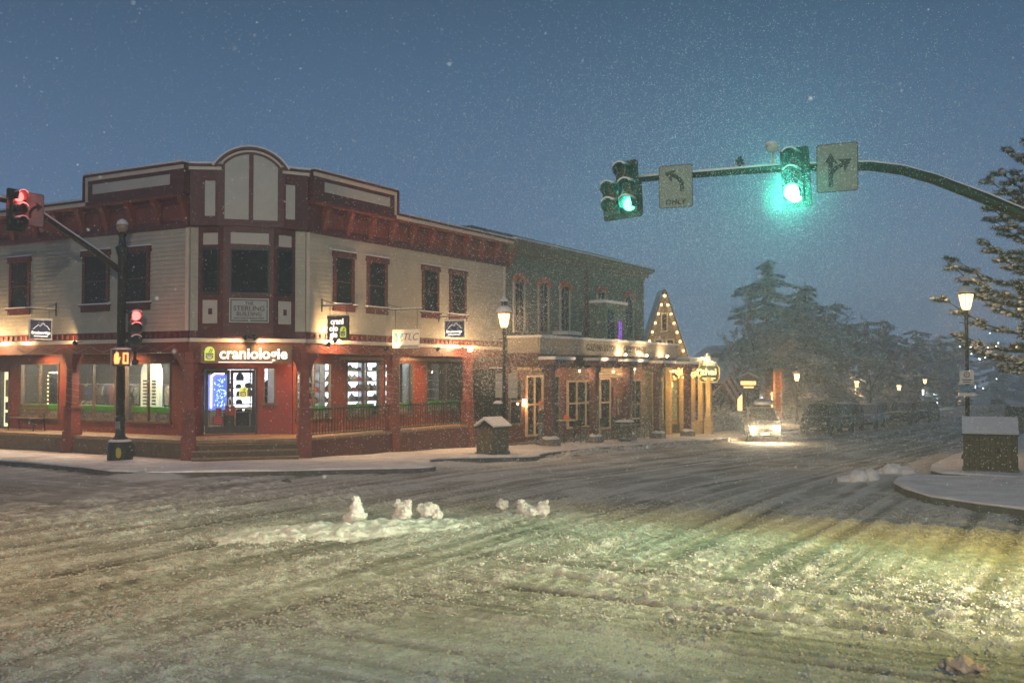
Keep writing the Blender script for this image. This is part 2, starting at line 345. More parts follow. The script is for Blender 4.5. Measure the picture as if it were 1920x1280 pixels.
# the wide ground sheet under everything
X, Y = np.meshgrid(np.concatenate([np.linspace(-900, -40, 8), np.linspace(-30, 60, 30), np.linspace(80, 900, 8)]), np.concatenate([np.linspace(-900, -40, 8), np.linspace(-25, 240, 60), np.linspace(260, 1400, 10)]), indexing='ij')
idx = np.arange(X.size).reshape(X.shape); f = np.stack([idx[:-1, :-1], idx[1:, :-1], idx[1:, 1:], idx[:-1, 1:]], -1).reshape(-1, 4)
tag(fastmesh('ground', np.stack([X, Y, G(X, Y)-.14], -1).reshape(-1, 3), f, SNOWB, smooth=True), kind='structure')
# ---- loose clods of snow on the road (uncountable)
ICO = None
def octa():
    bm = bmesh.new(); v = np.array([(1, 0, 0), (0, 1, 0), (-1, 0, 0), (0, -1, 0), (0, 0, 1), (0, 0, -.6), (.6, .6, .55), (-.6, .5, .5)]); f = np.array([(0, 1, 6), (1, 4, 6), (4, 0, 6), (1, 2, 7), (2, 4, 7), (4, 1, 7), (2, 3, 4), (3, 0, 4)]); bm.free(); return v, f
def ico():
    bm = bmesh.new(); bmesh.ops.create_icosphere(bm, subdivisions=1, radius=1); v = np.array([x.co[:] for x in bm.verts]); f = np.array([[q.index for q in x.verts] for x in bm.faces]); bm.free(); return v, f
iv, if_ = ico(); OV = octa()
def clods(n, x0, x1, y0, y1, smin, smax, seed, dens_f, S=None):
    iv, if_ = S or ico()
    rg = np.random.default_rng(seed); x = rg.uniform(x0, x1, n*4); y = rg.uniform(y0, y1, n*4); k = rg.random(n*4) < dens_f(x, y); x = x[k][:n]; y = y[k][:n]; n = len(x)
    s = smin+(smax-smin)*rg.random(n)**2.4; h, _ = Hroad(x, y); z = G(x, y)+h+s*.25
    P = iv[None]*(1+.35*(rg.random((n, len(iv), 1))-.5)*1.6)*s[:, None, None]*np.array([1, 1, .75])
    a = rg.uniform(0, 6.28, n); ca, sa = np.cos(a)[:, None], np.sin(a)[:, None]
    P = np.stack([P[..., 0]*ca-P[..., 1]*sa, P[..., 0]*sa+P[..., 1]*ca, P[..., 2]], -1)+np.stack([x, y, z], -1)[:, None]
    return P.reshape(-1, 3), (if_[None]+(np.arange(n)*len(iv))[:, None, None]).reshape(-1, 3)
def df(x, y):
    e1 = smn(.38, .62, vn(x*.45, y*.35, 27)); s1 = smn(.3, .6, vn(x*3.4+vn(x*.3, y*.1, 41)*3, y*.07+x*.05, 21))
    return np.clip(.08+.85*(.3+.7*e1)*(.12+.88*s1)*(1-.95*np.exp(-(((x-17.6)/1.5)**2+((y+12.9)/1.3)**2)))+1.0*np.exp(-((np.sqrt((((x-10.2)*.65+(y+7.8)*.76)/2.4)**2+(((x-10.2)*.76-(y+7.8)*.65)/.85)**2)-1)/.2)**2), 0, 1)*smn(2.5, -2.5, y)*smn(9, 5, -y*.0+np.abs(x-12)*.0)
v1, f1 = clods(95000, 4, 25, -18, 2, .009, .026, 3, df, OV); v2, f2 = clods(500, 4, 25, -17, 0, .02, .055, 4, df)
vb, fb = clods(900, 3.7, 4.6, 11, 40, .04, .13, 6, lambda x, y: x*0+1)
tag(fastmesh('snow_clods', np.concatenate([v1, v2, vb]), np.concatenate([f1, f2+len(v1), fb+len(v1)+len(v2)]), mat('slushy_clod', (.42, .41, .385), .9, var=.35, scale=5, bump=.4), smooth=False), kind='stuff')
# ---- ploughed lumps one can tell apart
WSN = mat('bright_fresh_snow', (.66, .66, .65), .9, var=.22, scale=4, bump=.8, bscale=16)
def lump(name, label, x, y, balls, group=None, z0=None, mt=WSN, cat='snow lump'):
    z = g(x, y)-.02 if z0 is None else z0
    m = MB()
    for i, (dx, dy, dz, r) in enumerate(balls):
        rx, ry, rz = (r, r, r) if not hasattr(r, '__len__') else r
        m.ball((x+dx, y+dy, z+dz), (rx, ry, rz), 14, 9, .12, seed=int(abs(x*100)+i*7))
    o = m.build(name, mt, loc=(x, y, z)); tx = bpy.data.textures.new('n', 'CLOUDS'); tx.noise_scale = .07
    sb = o.modifiers.new('s', 'SUBSURF'); sb.levels = sb.render_levels = 1
    d = o.modifiers.new('d', 'DISPLACE'); d.texture = tx; d.strength = .16; d.mid_level = .5
    return tag(o, label, cat, group)
# the flat ploughed mound itself
ua = Vector((.65, .76, 0)); uc = Vector((.76, -.65, 0)); nx_, ny_ = 90, 40; P_ = []
for i in range(nx_+1):
    for j in range(ny_+1):
        a = -2.5+5.0*i/nx_; b = -1.0+2.0*j/ny_; P_.append((10.2+ua.x*a+uc.x*b, -7.8+ua.y*a+uc.y*b, a, b))
P_ = np.array(P_); X, Y, A, B = P_.T; rr2 = (A/2.4)**2+(B/(.72+.22*vn(A*1.5+9, A*0+3, 51)))**2
rr2 = rr2+.5*(vn(X*5, Y*5, 57)-.5)+.35*(vn(X*12, Y*12, 58)-.5); Z = .03+.12*np.clip(1-rr2, -.8, 1)*(.65+.7*vn(X*3, Y*3, 52))+.05*(vn(X*9, Y*9, 53)-.5)+.07*(vn(X*16, Y*16, 54)-.5)
idx = np.arange((nx_+1)*(ny_+1)).reshape(nx_+1, ny_+1); f = np.stack([idx[:-1, :-1], idx[1:, :-1], idx[1:, 1:], idx[:-1, 1:]], -1).reshape(-1, 4)
sm_o = fastmesh('snow_mound', np.stack([X, Y, Z], -1), f, WSN, smooth=True); tag(sm_o, 'long low mound of bright ploughed snow in the middle of the junction', 'snow mound')
lump('snow_lump', 'tall pointed white snow lump at the back edge of the ploughed mound', 9.63, -6.9, [(0, 0, .10, (.22, .22, .16)), (0, 0, .26, (.14, .15, .19)), (.0, 0, .42, (.07, .08, .12)), (-.12, -.08, .08, .12), (.1, -.1, .06, .10)], 'ploughed snow lumps')
lump('snow_lump', 'forked snow lump behind the mound, between the pointed one and the round one', 10.15, -6.1, [(0, 0, .2, (.14, .14, .17)), (-.1, 0, .3, .10), (.08, .05, .31, .09), (.14, -.12, .12, (.13, .13, .16)), (-.05, -.1, .06, .12)], 'ploughed snow lumps')
lump('snow_lump', 'rounded blocky snow lump just behind the far end of the mound', 10.6, -5.85, [(0, 0, .18, (.17, .16, .18)), (.1, .05, .22, .11), (.2, 0, .1, .11), (-.14, -.05, .24, .09)], 'ploughed snow lumps')
lump('snow_lump', 'small round snowball lump on its own beyond the mound', 11.0, -3.7, [(0, 0, .09, .12), (.06, .02, .08, .08)], 'ploughed snow lumps')
lump('snow_lump', 'wide jagged two-peaked snow lump farthest along past the mound', 12.1, -4.3, [(-.22, 0, .12, (.16, .15, .16)), (-.3, 0, .26, .07), (0, 0, .08, (.2, .16, .11)), (.2, .02, .16, (.15, .13, .15)), (.26, 0, .27, .07), (.05, -.14, .05, .10)], 'ploughed snow lumps')
lump('snow_lump', 'ragged grey snow lump in the road before the right kerb, nearest the junction', 16.35, 6.2, [(0, 0, .12, (.3, .25, .2)), (.3, .1, .16, (.25, .2, .22)), (-.35, 0, .06, (.25, .2, .12))], 'grey snow lumps by the right kerb', mt=SNOWB)
lump('snow_lump', 'ragged grey snow lump nearer the slatted bin on the right', 16.8, 8.6, [(0, 0, .14, (.32, .25, .24)), (.35, .1, .12, (.28, .2, .18)), (-.3, 0, .07, (.22, .2, .12))], 'grey snow lumps by the right kerb', mt=SNOWB)
lump('snow_chunk', 'flat wedge of pinkish snow lying alone in the near right foreground', 20.9, -11.75, [(0, 0, .06, (.15, .10, .08)), (.10, .03, .06, (.11, .08, .05)), (-.11, 0, .05, (.09, .08, .06))], mt=mat('tan_dirty_snow', (.46, .36, .27), .9, var=.2), cat='snow chunk')
lump('rock', 'small dark stone on the snowy road before the kerb of the corner shop', 3.6, -2.2, [(0, 0, .05, (.14, .1, .07))], mt=CONC, cat='stone')
# ================================================================ corner shop building
B1 = thing('corner_shop_building', 'cream clapboard corner building with dark red trim, arched parapet and lit hat shop', 'building', (-2, 2, 0), local=False)
def bb(name, mb, mt, par=None, **k): return mb.build(name, mt, par or B1, **k)
foot = [(-2.4, .05), (-15, .05), (-15, 15.2), (-.05, 15.2), (-.05, 2.6)]
foot = [(-15, .05), (-2.42, .05), (-.05, 2.62), (-.05, 15.2), (-15, 15.2)]
m = MB(); m.prism(foot, 3.93, 7.5, ax='z'); bb('upper_storey', m, SIDING)
m = MB(); m.prism([(-14.9, .3), (-2.5, .3), (-.3, 2.7), (-.3, 15.1), (-14.9, 15.1)], 8.2, 8.45, ax='z'); rf = bb('roof', m, SNOW)
def siding(F, s0, s1, z0, z1, holes=()):
    m = MB(F); n = int((z1-z0)/.135); hh = (z1-z0)/n
    for i in range(n):
        a = z0+i*hh
        segs = [(s0, s1)]
        for h0, h1, hz0, hz1 in holes:
            if a+hh > hz0 and a < hz1: segs = [q for s in segs for q in ((s[0], min(s[1], h0)), (max(s[0], h1), s[1])) if q[1]-q[0] > .02]
        for p, q in segs:
            m.add([(p, .042, a), (q, .042, a), (q, .008, a+hh), (p, .008, a+hh), (p, 0, a), (q, 0, a)], [(0, 1, 2, 3), (0, 4, 5, 1)])
    return m
bb('siding', siding(LF, -15, -2.42, 4.18, 7.38), SIDING)
bb('siding', siding(RF, 2.62, 15.18, 4.18, 7.38), SIDING)
m = siding(CH, .02, .36, 4.18, 7.38); m2 = siding(CH, 3.06, CL-.02, 4.18, 7.38)
bb('siding', m, SIDING); bb('siding', m2, SIDING)
m = MB(LF); m.box(-2.56, -2.42, 0, .045, 4.18, 7.38); bb('corner_board', m, CREAM)
m = MB(RF); m.box(2.62, 2.74, 0, .045, 4.18, 7.38); bb('corner_board', m, CREAM)
m = MB(RF); m.box(15.08, 15.22, -.2, .045, 4.0, 7.38); bb('corner_board', m, CREAM)
def upwin(F, s0, s1, z0, z1, o=.03):
    m = MB(F); w = .14
    m.box(s0, s0+w, 0, o+.05, z0+.16, z1-.16); m.box(s1-w, s1, 0, o+.05, z0+.16, z1-.16)
    m.box(s0-.05, s1+.05, 0, o+.09, z1-.2, z1); m.box(s0-.02, s1+.02, 0, o+.07, z0+.02, z0+.2); m.box(s0-.07, s1+.07, 0, o+.12, z0+.2, z0+.25)
    f = bb('window_frame', m, RED)
    p = MB(F); p.box(s0+w, s1-w, 0, o+.015, z0+.25, z1-.2); bb('pane', p, PANE, f)
    p = MB(F); p.box(s0-.07, s1+.07, o+.0, o+.125, z0+.25, z0+.29); bb('sill_snow', p, SNOW, f); p = MB(F); p.box(s0-.05, s1+.05, .03, o+.09, z1, z1+.035); bb('head_snow', p, SNOW, f)
    q = MB(F); q.box(s0+w, s1-w, o+.015, o+.035, (z0+z1)/2-.02, (z0+z1)/2+.02); bb('sash_bar', q, RED, f)
for s0, s1 in ((3.82, 5.05), (5.62, 6.92), (8.95, 10.2), (10.8, 12.15)): upwin(RF, s0+.08, s1-.06, 4.9, 6.92)
for s0, s1 in ((-11.33, -10.12), (-7.42, -6.03), (-5.42, -4.12), (-14.6, -13.3)): upwin(LF, s0+.03, s1-.03, 4.86, 6.92)
# cornice with brackets
def cornice(F, s0, s1, first=.5, step=1.22):
    m = MB(F); m.box(s0, s1, 0, .06, 7.38, 8.36); m.box(s0, s1, .06, .10, 7.38, 7.52); m.box(s0, s1, .06, .12, 8.2, 8.3); bb('frieze', m, RED)
    m = MB(F); s = s0+first
    while s+step < s1: m.box(s+.16, s+step-.16, .06, .075, 7.64, 8.12); s += step
    bb('frieze_panel', m, REDW)
    m = MB(F); m.box(s0, s1, 0, .40, 8.30, 8.37); bb('soffit', m, REDW)
    s = s0+first
    while s < s1:
        b = MB(F @ Matrix.Translation((s, 0, 0))); b.prism([(.06, 7.55), (.13, 7.52), (.17, 7.75), (.30, 8.12), (.36, 8.18), (.36, 8.30), (.06, 8.30)], -.09, .09, ax='x'); bb('bracket', b, REDW); s += step
cornice(LF, -15, -2.42, .3); cornice(RF, 2.62, 15.6, .75)
def coping(F, s0, s1, z, wall_from, o=.38):
    """parapet strip: red board, cream fascia, dark coping, snow"""
    m = MB(F); m.box(s0, s1, o-.30, o, wall_from, z); bb('parapet', m, RED)
    m = MB(F); m.box(s0, s1, o, o+.035, z-.12, z); bb('fascia_board', m, CREAM)
    m = MB(F); m.box(s0-.03, s1+.03, o-.36, o+.09, z, z+.07); c = bb('coping', m, RED)
    m = MB(F); n = int((s1-s0)/.25)+2
    for i in range(n):
        a = s0+(s1-s0)*i/n; b = s0+(s1-s0)*(i+1)/n; m.box(a, b, o-.34, o+.06+random.uniform(-.02, .02), z+.07, z+.12+random.uniform(0, .03))
    bb('snow_cap', m, SNOW, c)
coping(RF, 6.95, 16.1, 8.46, 8.37); coping(LF, -15, -6.86, 8.46, 8.37)
coping(RF, 2.5, 6.95, 9.27, 8.37); coping(LF, -6.86, -2.3, 9.27, 8.37)
for F, s in ((RF, 6.89), (LF, -6.80)):
    m = MB(F); m.box(s-.06, s+.06, .38, .414, 8.46, 9.15) ; bb('fascia_board', m, CREAM)
    m = MB(F); k = .075 if F is RF else -.075; m.box(s+k-.035, s+k+.035, .03, .47, 8.53, 9.27); bb('coping', m, RED)
m = MB(RF); m.box(3.05, 6.55, .38, .395, 8.70, 9.02); bb('parapet_panel', m, PANEL)
m = MB(LF); m.box(-6.5, -2.9, .38, .395, 8.70, 9.02); bb('parapet_panel', m, PANEL)
# ---- projecting corner bay
bay = [(.24, .0), (.24, .06), (.98, .42), (2.50, .42), (3.20, .06), (3.20, .0)]
m = MB(CH); m.prism([(a, b) for a, b in bay], 3.95, 8.42, ax='z'); bb('bay', m, RED)
up = [(-.02, .0), (-.02, .30), (.26, .36), (.80, .50), (2.80, .50), (3.24, .36), (CL+.02, .30), (CL+.02, 0)]
m = MB(CH); m.prism(up, 7.42, 9.22, ax='z'); bb('bay_parapet', m, RED)
m = MB(CH); m.prism([(-.1, .40), (.24, .45), (.78, .60), (.95, .60), (.95, .1), (-.1, .0)], 9.22, 9.30, ax='z'); bb('coping', m, RED); m = MB(CH); m.prism([(2.7, .60), (2.82, .60), (3.26, .45), (CL+.1, .4), (CL+.1, 0), (2.7, .1)], 9.22, 9.30, ax='z'); c = bb('coping', m, RED)
m = MB(CH); m.prism([(-.05, .36), (.24, .42), (.78, .56), (.95, .56), (.95, .1), (-.1, .0)], 9.30, 9.37, ax='z'); m.prism([(2.7, .56), (2.82, .56), (3.26, .42), (CL+.1, .36), (CL+.1, 0), (2.7, .1)], 9.30, 9.37, ax='z'); bb('snow_cap', m, SNOW, c)
m = MB(CH); m.prism([(-.06, .37), (.24, .42), (.79, .56), (.9, .56), (.9, .1), (-.1, .0)], 9.12, 9.215, ax='z'); m.prism([(2.75, .56), (2.82, .56), (3.26, .42), (CL+.06, .37), (CL+.1, 0), (2.7, .1)], 9.12, 9.215, ax='z'); bb('fascia_board', m, CREAM)
def arc(cx, cz, r, a0, a1, n=18): return [(cx+r*math.cos(R(a0+(a1-a0)*i/n)), cz+r*math.sin(R(a0+(a1-a0)*i/n))) for i in range(n+1)]
AX = 1.79; AZ = 8.57; AR = 1.24; th = math.degrees(math.asin((9.2-AZ)/AR))
m = MB(CH); m.prism([(.9, 7.55), (2.68, 7.55)]+arc(AX, AZ, AR, th, 180-th), .15, .53); bb('arched_gable', m, RED)
def band(r0, r1, o0, o1, name, mt, par=None, a=th):
    m = MB(CH); P = arc(AX, AZ, r0, a, 180-a)+arc(AX, AZ, r1, 180-a, a); n = len(P)
    k = n//2
    for i in range(k-1):
        q = [P[i], P[i+1], P[n-2-i], P[n-1-i]]; m.prism(q, o0, o1)
    return bb(name, m, mt, par)
band(1.16, 1.22, .53, .56, 'fascia_board', CREAM)
ac = band(1.24, 1.31, .05, .63, 'arched_coping', RED); band(1.31, 1.37, .08, .60, 'snow_cap', SNOW, ac)
def clip_arc(s0, s1, z0, r, n=10):
    pts = [(s0, z0), (s1, z0)]
    for i in range(n+1):
        s = s1+(s0-s1)*i/n; pts.append((s, AZ+math.sqrt(max(0, r*r-(s-AX)**2))))
    return pts
for s0, s1 in ((1.0, 1.72), (1.86, 2.6)):
    m = MB(CH); m.prism(clip_arc(s0, s1, 7.62, 1.08), .53, .548); bb('gable_panel', m, PANEL)
def onbay(k, u0, u1, z0, z1, d, mt, name, pts=bay, par=None, d0=0):
    """box on face k of the bay, u along the face 0..1"""
    a = Vector((*pts[k], 0)); b = Vector((*pts[k+1], 0)); s = (b-a); o = Vector((-s.y, s.x, 0)) if True else None
    F = CH @ fr(a.x, a.y, 0, s, o); L_ = s.length; m = MB(F); m.box(u0*L_, u1*L_, d0, d, z0, z1); return bb(name, m, mt, par)
onbay(2, .30, .86, 7.70, 8.78, .02, PANEL, 'gable_panel', up); onbay(4, .12, .78, 7.70, 8.78, .02, PANEL, 'gable_panel', up)
for k, u0, u1 in ((1, .2, .78), (3, .22, .80)):
    onbay(k, u0, u1, 6.84, 7.2, .02, PANEL, 'bay_panel')
    f = onbay(k, u0-.06, u1+.06, 5.28, 6.76, .025, BLACK, 'window_frame'); onbay(k, u0+.02, u1-.02, 5.38, 6.68, .04, PANE, 'pane', par=f, d0=.025)
    onbay(k, u0, u1, 4.40, 5.12, .02, PANEL, 'bay_panel'); onbay(k, .44, .58, 4.68, 4.86, .045, RED, 'ornament', d0=.02)
onbay(2, .14, .90, 6.87, 7.22, .02, PANEL, 'bay_panel')
f = onbay(2, .12, .92, 5.30, 6.76, .025, BLACK, 'window_frame'); onbay(2, .16, .88, 5.38, 6.68, .04, PANE, 'pane', par=f, d0=.025)
# belt over the shop: dentil band and pale fascia
def belt(F, s0, s1, o=.0):
    m = MB(F); m.box(s0, s1, -.3, .05+o, 3.93, 4.18); s = s0+.1
    while s < s1-.1: m.box(s, s+.09, .045+o, .09+o, 3.99, 4.12, 1); s += .27
    bb('dentil_band', m, [RED, REDW])
    m = MB(F); m.box(s0, s1, -.3, .09+o, 3.83, 3.93); pf = bb('pale_fascia', m, CREAM)
    m = MB(F); m.box(s0, s1, .05, .10+o, 3.93, 3.945); bb('snow_line', m, SNOW, pf)
    m = MB(F); m.box(s0, s1, -.3, .0+o, 3.50, 3.83); bb('porch_beam', m, REDW)
belt(LF, -15, -2.4); belt(RF, 2.6, 15.2); belt(CH, 0, CL)
# porch deck, skirting, steps
m = MB(); m.prism([(-15, .02), (-2.4, .02), (-.02, 2.6), (-.02, 15.2), (-1.8, 15.2), (-6, 6), (-15, 6)], .68, .78, ax='z'); bb('deck', m, DECK)
m = MB(LF); m.box(-15, -2.4, -.12, -.03, -.1, .68); bb('skirting', m, WOODD)
m = MB(RF); m.box(2.6, 12.8, -.16, .0, -.7, .70); bb('ramp_wall', m, RED)
m = MB(RF); m.box(2.6, 12.8, -.2, .03, .70, .76); bb('ramp_cap', m, DECK)
m = MB(CH)
for i in range(4): m.box(.1, CL-.25, -.5, .30*i+.02, -.1, .66-.19*i-.04)
st = bb('steps', m, WOODD); m = MB(CH)
for i in range(4): m.box(.08, CL-.22, -.5 if i == 0 else .30*(i-1)+.0, .30*i+.05, .66-.19*i-.04, .66-.19*i)
bb('treads', m, DECK, st)
# posts
def post(F, s, o=-.16, w=.15, wrap=False, brk=True):
    m = MB(F @ Matrix.Translation((s, o, 0)))
    m.box(-w*1.5, w*1.5, -w*1.5, w*1.5, -.4, .9); m.box(-w*1.25, w*1.25, -w*1.25, w*1.25, .9, 1.68); m.box(-w*1.6, w*1.6, -w*1.6, w*1.6, 1.68, 1.76); m.frus(-w, w, -w, w, 1.76, 3.52, .02, .02)
    m.box(-w*1.3, w*1.3, -w*1.3, w*1.3, 3.18, 3.26)
    if brk:
        for k in (-1, 1):
            m.prism([(k*w, 2.85), (k*(w+.08), 2.95), (k*(w+.13), 3.15), (k*(w+.22), 3.3), (k*(w+.36), 3.5), (k*w, 3.5)], -.05, .05)
    p = bb('post', m, REDW)
    if wrap:
        q = MB(F @ Matrix.Translation((s, o, 0))); n = 80; pts = []
        for i in range(n):
            a = 2*PI*6*i/n; r = w*1.22; pts.append((r*math.cos(a)*1.1, r*math.sin(a)*1.1, 1.85+1.3*i/n))
        q.tube(pts, .008, 4); bb('cable', q, STEEL, p)
    return p
post(LF, -8.1, wrap=True); post(LF, -14.2); post(CH, .0, -.05); post(CH, CL-.02, -.05); post(RF, 7.44, wrap=True); post(RF, 12.55, wrap=True)
# swagged cables under the beam
def cables(F, s0, s1, n, o=.03, z=3.75, d=.22):
    m = MB(F); pts = []
    for i in range(n+1): pts.append((s0+(s1-s0)*i/n, o, z-(d if i % 2 else 0)))
    m.tube(pts, .009, 4, sm=False); bb('cable', m, STEEL)
cables(LF, -11, -3, 12); cables(RF, 3.2, 12.3, 16)
# railing along the ramp
m = MB(RF); s = 2.95
m.box(2.75, 12.4, -.12, -.07, 1.66, 1.72); m.box(2.75, 12.4, -.115, -.075, .86, .90)
while s < 12.3:
    if abs(s-7.44) > .25: m.box(s-.009, s+.009, -.105, -.085, .9, 1.66)
    s += .155
bb('railing', m, GREENM)
m = MB(LF); m.box(-14, -8.3, -.12, -.07, 1.66, 1.70); m.box(-7.9, -2.6, -.12, -.07, 1.66, 1.70)
# recessed shop walls
def holed(F, s0, s1, z0, z1, holes, mt, name='shop_wall', th=.14):
    m = MB(F); s = s0
    for h0, h1, a, b in holes:
        m.box(s, h0, -th, 0, z0, z1); m.box(h0, h1, -th, 0, z0, a); m.box(h0, h1, -th, 0, b, z1); s = h1
    m.box(s, s1, -th, 0, z0, z1); return bb(name, m, mt)
RL = fr(0, 1.7, 0, (1, 0, 0), (0, -1, 0)); RR = fr(-1.8, 0, 0, (0, 1, 0), (1, 0, 0))
wl = [(-14.6, -13.78, .8, 2.95), (-13.11, -10.9, 1.2, 3.22), (-10.26, -7.83, 1.2, 3.22), (-7.34, -5.1, 1.2, 3.22)]
holed(RL, -15, -3.96, .78, 3.93, wl, REDW)
wr = [(4.2, 6.04, 1.27, 3.22), (6.9, 8.88, 1.27, 3.28), (9.17, 11.05, 1.28, 3.28), (11.97, 14.92, 1.28, 3.28)]
holed(RR, 4.04, 15.2, .78, 3.93, wr, REDW)
_o = Vector((2.6, -2.4, 0)).normalized()*-2.3
DP = fr(-2.4+_o.x, 0+_o.y, 0, (2.4, 2.6, 0), (2.6, -2.4, 0))
holed(DP, .10, 3.35, .78, 3.93, [(.43, 2.2, .84, 3.05), (2.39, 2.8, 1.82, 3.06)], mat('entrance_red_paint', (.15, .022, .020), .5, var=.2), th=.12)
def shopwin(F, s0, s1, z0, z1, mull=0, th=.14, mt=WOODD):
    m = MB(F); w = .05
    m.box(s0, s0+w, -.1, .03, z0, z1); m.box(s1-w, s1, -.1, .03, z0, z1); m.box(s0+w, s1-w, -.1, .03, z1-w, z1); m.box(s0-.06, s1+.06, -.1, .06, z0-.05, z0+.03)
    if mull: s = (s0+s1)/2; m.box(s-.025, s+.025, -.08, .02, z0+.03, z1-w)
    f = bb('window_frame', m, mt); p = MB(F); p.box(s0+w, s1-w, -.06, -.052, z0, z1-w); bb('pane', p, GLASS, f)
for i, (a, b, c, d) in enumerate(wl): shopwin(RL, a, b, c, d, i > 0)
for i, (a, b, c, d) in enumerate(wr): shopwin(RR, a, b, c, d, 1)
shopwin(DP, 2.39, 2.8, 1.82, 3.06, 0)
# pale head boards over the porch windows
m = MB(RR); m.box(6.5, 15, 0, .05, 3.34, 3.46); bb('head_board', m, TAN)
m = MB(RL); m.box(-13.3, -4.9, 0, .05, 3.28, 3.42); bb('head_board', m, REDW)
# twin glazed doors
dr = MB(DP); dr.box(.43, .50, -.12, .05, .84, 3.05); dr.box(2.13, 2.2, -.12, .05, .84, 3.05); dr.box(.5, 2.13, -.12, .05, 2.98, 3.05); bb('door_frame', dr, BLACK)
for s0, s1 in ((.51, 1.31), (1.32, 2.12)):
    m = MB(DP); w = .10
    m.box(s0, s0+w, -.07, .0, .86, 2.97); m.box(s1-w, s1, -.07, 0, .86, 2.97); m.box(s0+w, s1-w, -.07, 0, .86, 1.08); m.box(s0+w, s1-w, -.07, 0, 2.86, 2.97)
    d = bb('door', m, BLACK); p = MB(DP); p.box(s0+w, s1-w, -.04, -.032, 1.08, 2.86); bb('pane', p, GLASS, d)
    h = MB(DP); x = s1-.05 if s0 < 1 else s0+.05; h.box(x-.02, x+.02, .0, .06, 1.75, 2.05); bb('handle', h, STEEL, d)
    k = MB(DP); k.box((x-.10 if s0 < 1 else x-.05), (x+.05 if s0 < 1 else x+.10), .0, .012, 1.45, 1.78); bb('push_plate', k, REDW, d)
# rooms behind the glass
WALLI = mat('shop_inner_wall', (.065, .062, .055), .8, var=.1)
m = MB(); m.box(-15, -1.95, 15.05, 15.19, .78, 3.9); m.box(-15, -6.4, 6.4, 6.55, .78, 3.9); m.box(-6.55, -6.4, 6.4, 15.05, .78, 3.9); m.box(-15, -14.9, 1.8, 6.4, .78, 3.9); bb('inner_wall', m, WALLI)
m = MB(); m.box(-15, -1.9, 1.8, 15.1, .76, .80); bb('inner_floor', m, DECK)
point('ceiling_glow', (-5.0, 5.2, 3.5), 95, (1, .93, .8), .3, B1)
point('ceiling_glow', (-3.6, 9.5, 3.6), 60, (.95, .97, 1), .3, B1)
point('ceiling_glow', (-9.5, 4.2, 3.6), 150, (1, .9, .7), .3, B1)
point('ceiling_glow', (-13, 3.6, 3.3), 45, (1, .85, .55), .2, B1)
for y_ in (4.9, 7.9, 10.1): point('window_glow', (-2.25, y_, 3.1), 60 if y_ < 6 else 14, (1, .9, .72), .15, B1)
for x_ in (-12, -9, -6.2): point('window_glow', (x_, 2.2, 3.05), 90, (1, .93, .75), .15, B1)
# ---------------- display furniture and stock (each lifts away)
SHELF = mat('pale_shelf_board', (.55, .50, .38), .6, var=.1)
LITP = emis('backlit_shelf_panel', (.78, .85, 1.0), 1.9, False)
def shelving(name, label, F, s0, s1, zs, back=False, group=None, posts=3, dep=.34, lit=None, o0=-.75):
    t = thing(name, label, 'shelving', tuple(F @ Vector(((s0+s1)/2, o0, .8))), group=group, local=False)
    m = MB(F)
    for z in zs: m.box(s0, s1, o0-dep, o0, z-.03, z)
    m.build('shelf_boards', SHELF, t)
    m = MB(F)
    for i in range(posts): s = s0+(s1-s0)*i/(posts-1); m.box(s-.02, s+.02, o0-dep-.03, o0-.02, .8, 3.25)
    m.build('uprights', SHELF if lit is None else STEEL, t)
    m = MB(F); m.box(s0, s1, o0-dep-.07, o0-dep-.04, .8, 3.25); m.build('back_board', WALLI, t)
    if lit:
        for a, b in lit:
            m = MB(F)
            for z in zs: m.box(a, b, o0-dep-.035, o0-dep-.02, z+.03, z+.34)
            m.build('light_panel', LITP, t)
    return t
zs = [1.42, 1.80, 2.18, 2.56, 2.94]
shelving('hat_shelving', 'pale open shelving of knit hats in the shop window beside the doors', RR, 4.1, 6.3, zs, posts=4, dep=.4, lit=[(4.15, 4.75), (4.9, 5.4), (5.6, 6.0)])
shelving('hat_shelving', 'backlit white shelving of hats in the second window right of the doors', RR, 6.6, 9.0, zs, posts=3, lit=[(6.65, 7.75), (7.95, 8.95)], group='backlit hat shelves')
shelving('hat_shelving', 'backlit white shelving of hats in the third window, behind the cable-wrapped post', RR, 9.1, 11.2, zs, posts=3, lit=[(9.15, 10.1), (10.2, 11.15)], group='backlit hat shelves')
shelving('hat_shelving', 'dim shelving with one bright strip in the window nearest the saloon', RR, 11.9, 14.0, zs, posts=3, lit=[(11.95, 12.25), (13.2, 13.4)], group='backlit hat shelves')
DP2 = DP
shelving('eyewear_wall', 'bright backlit wall of goggles seen through the shop doors', DP2, 1.15, 3.0, [1.5, 1.78, 2.06, 2.34, 2.62, 2.9], posts=3, lit=[(1.3, 2.2), (2.25, 2.7)], o0=-1.9, dep=.2)
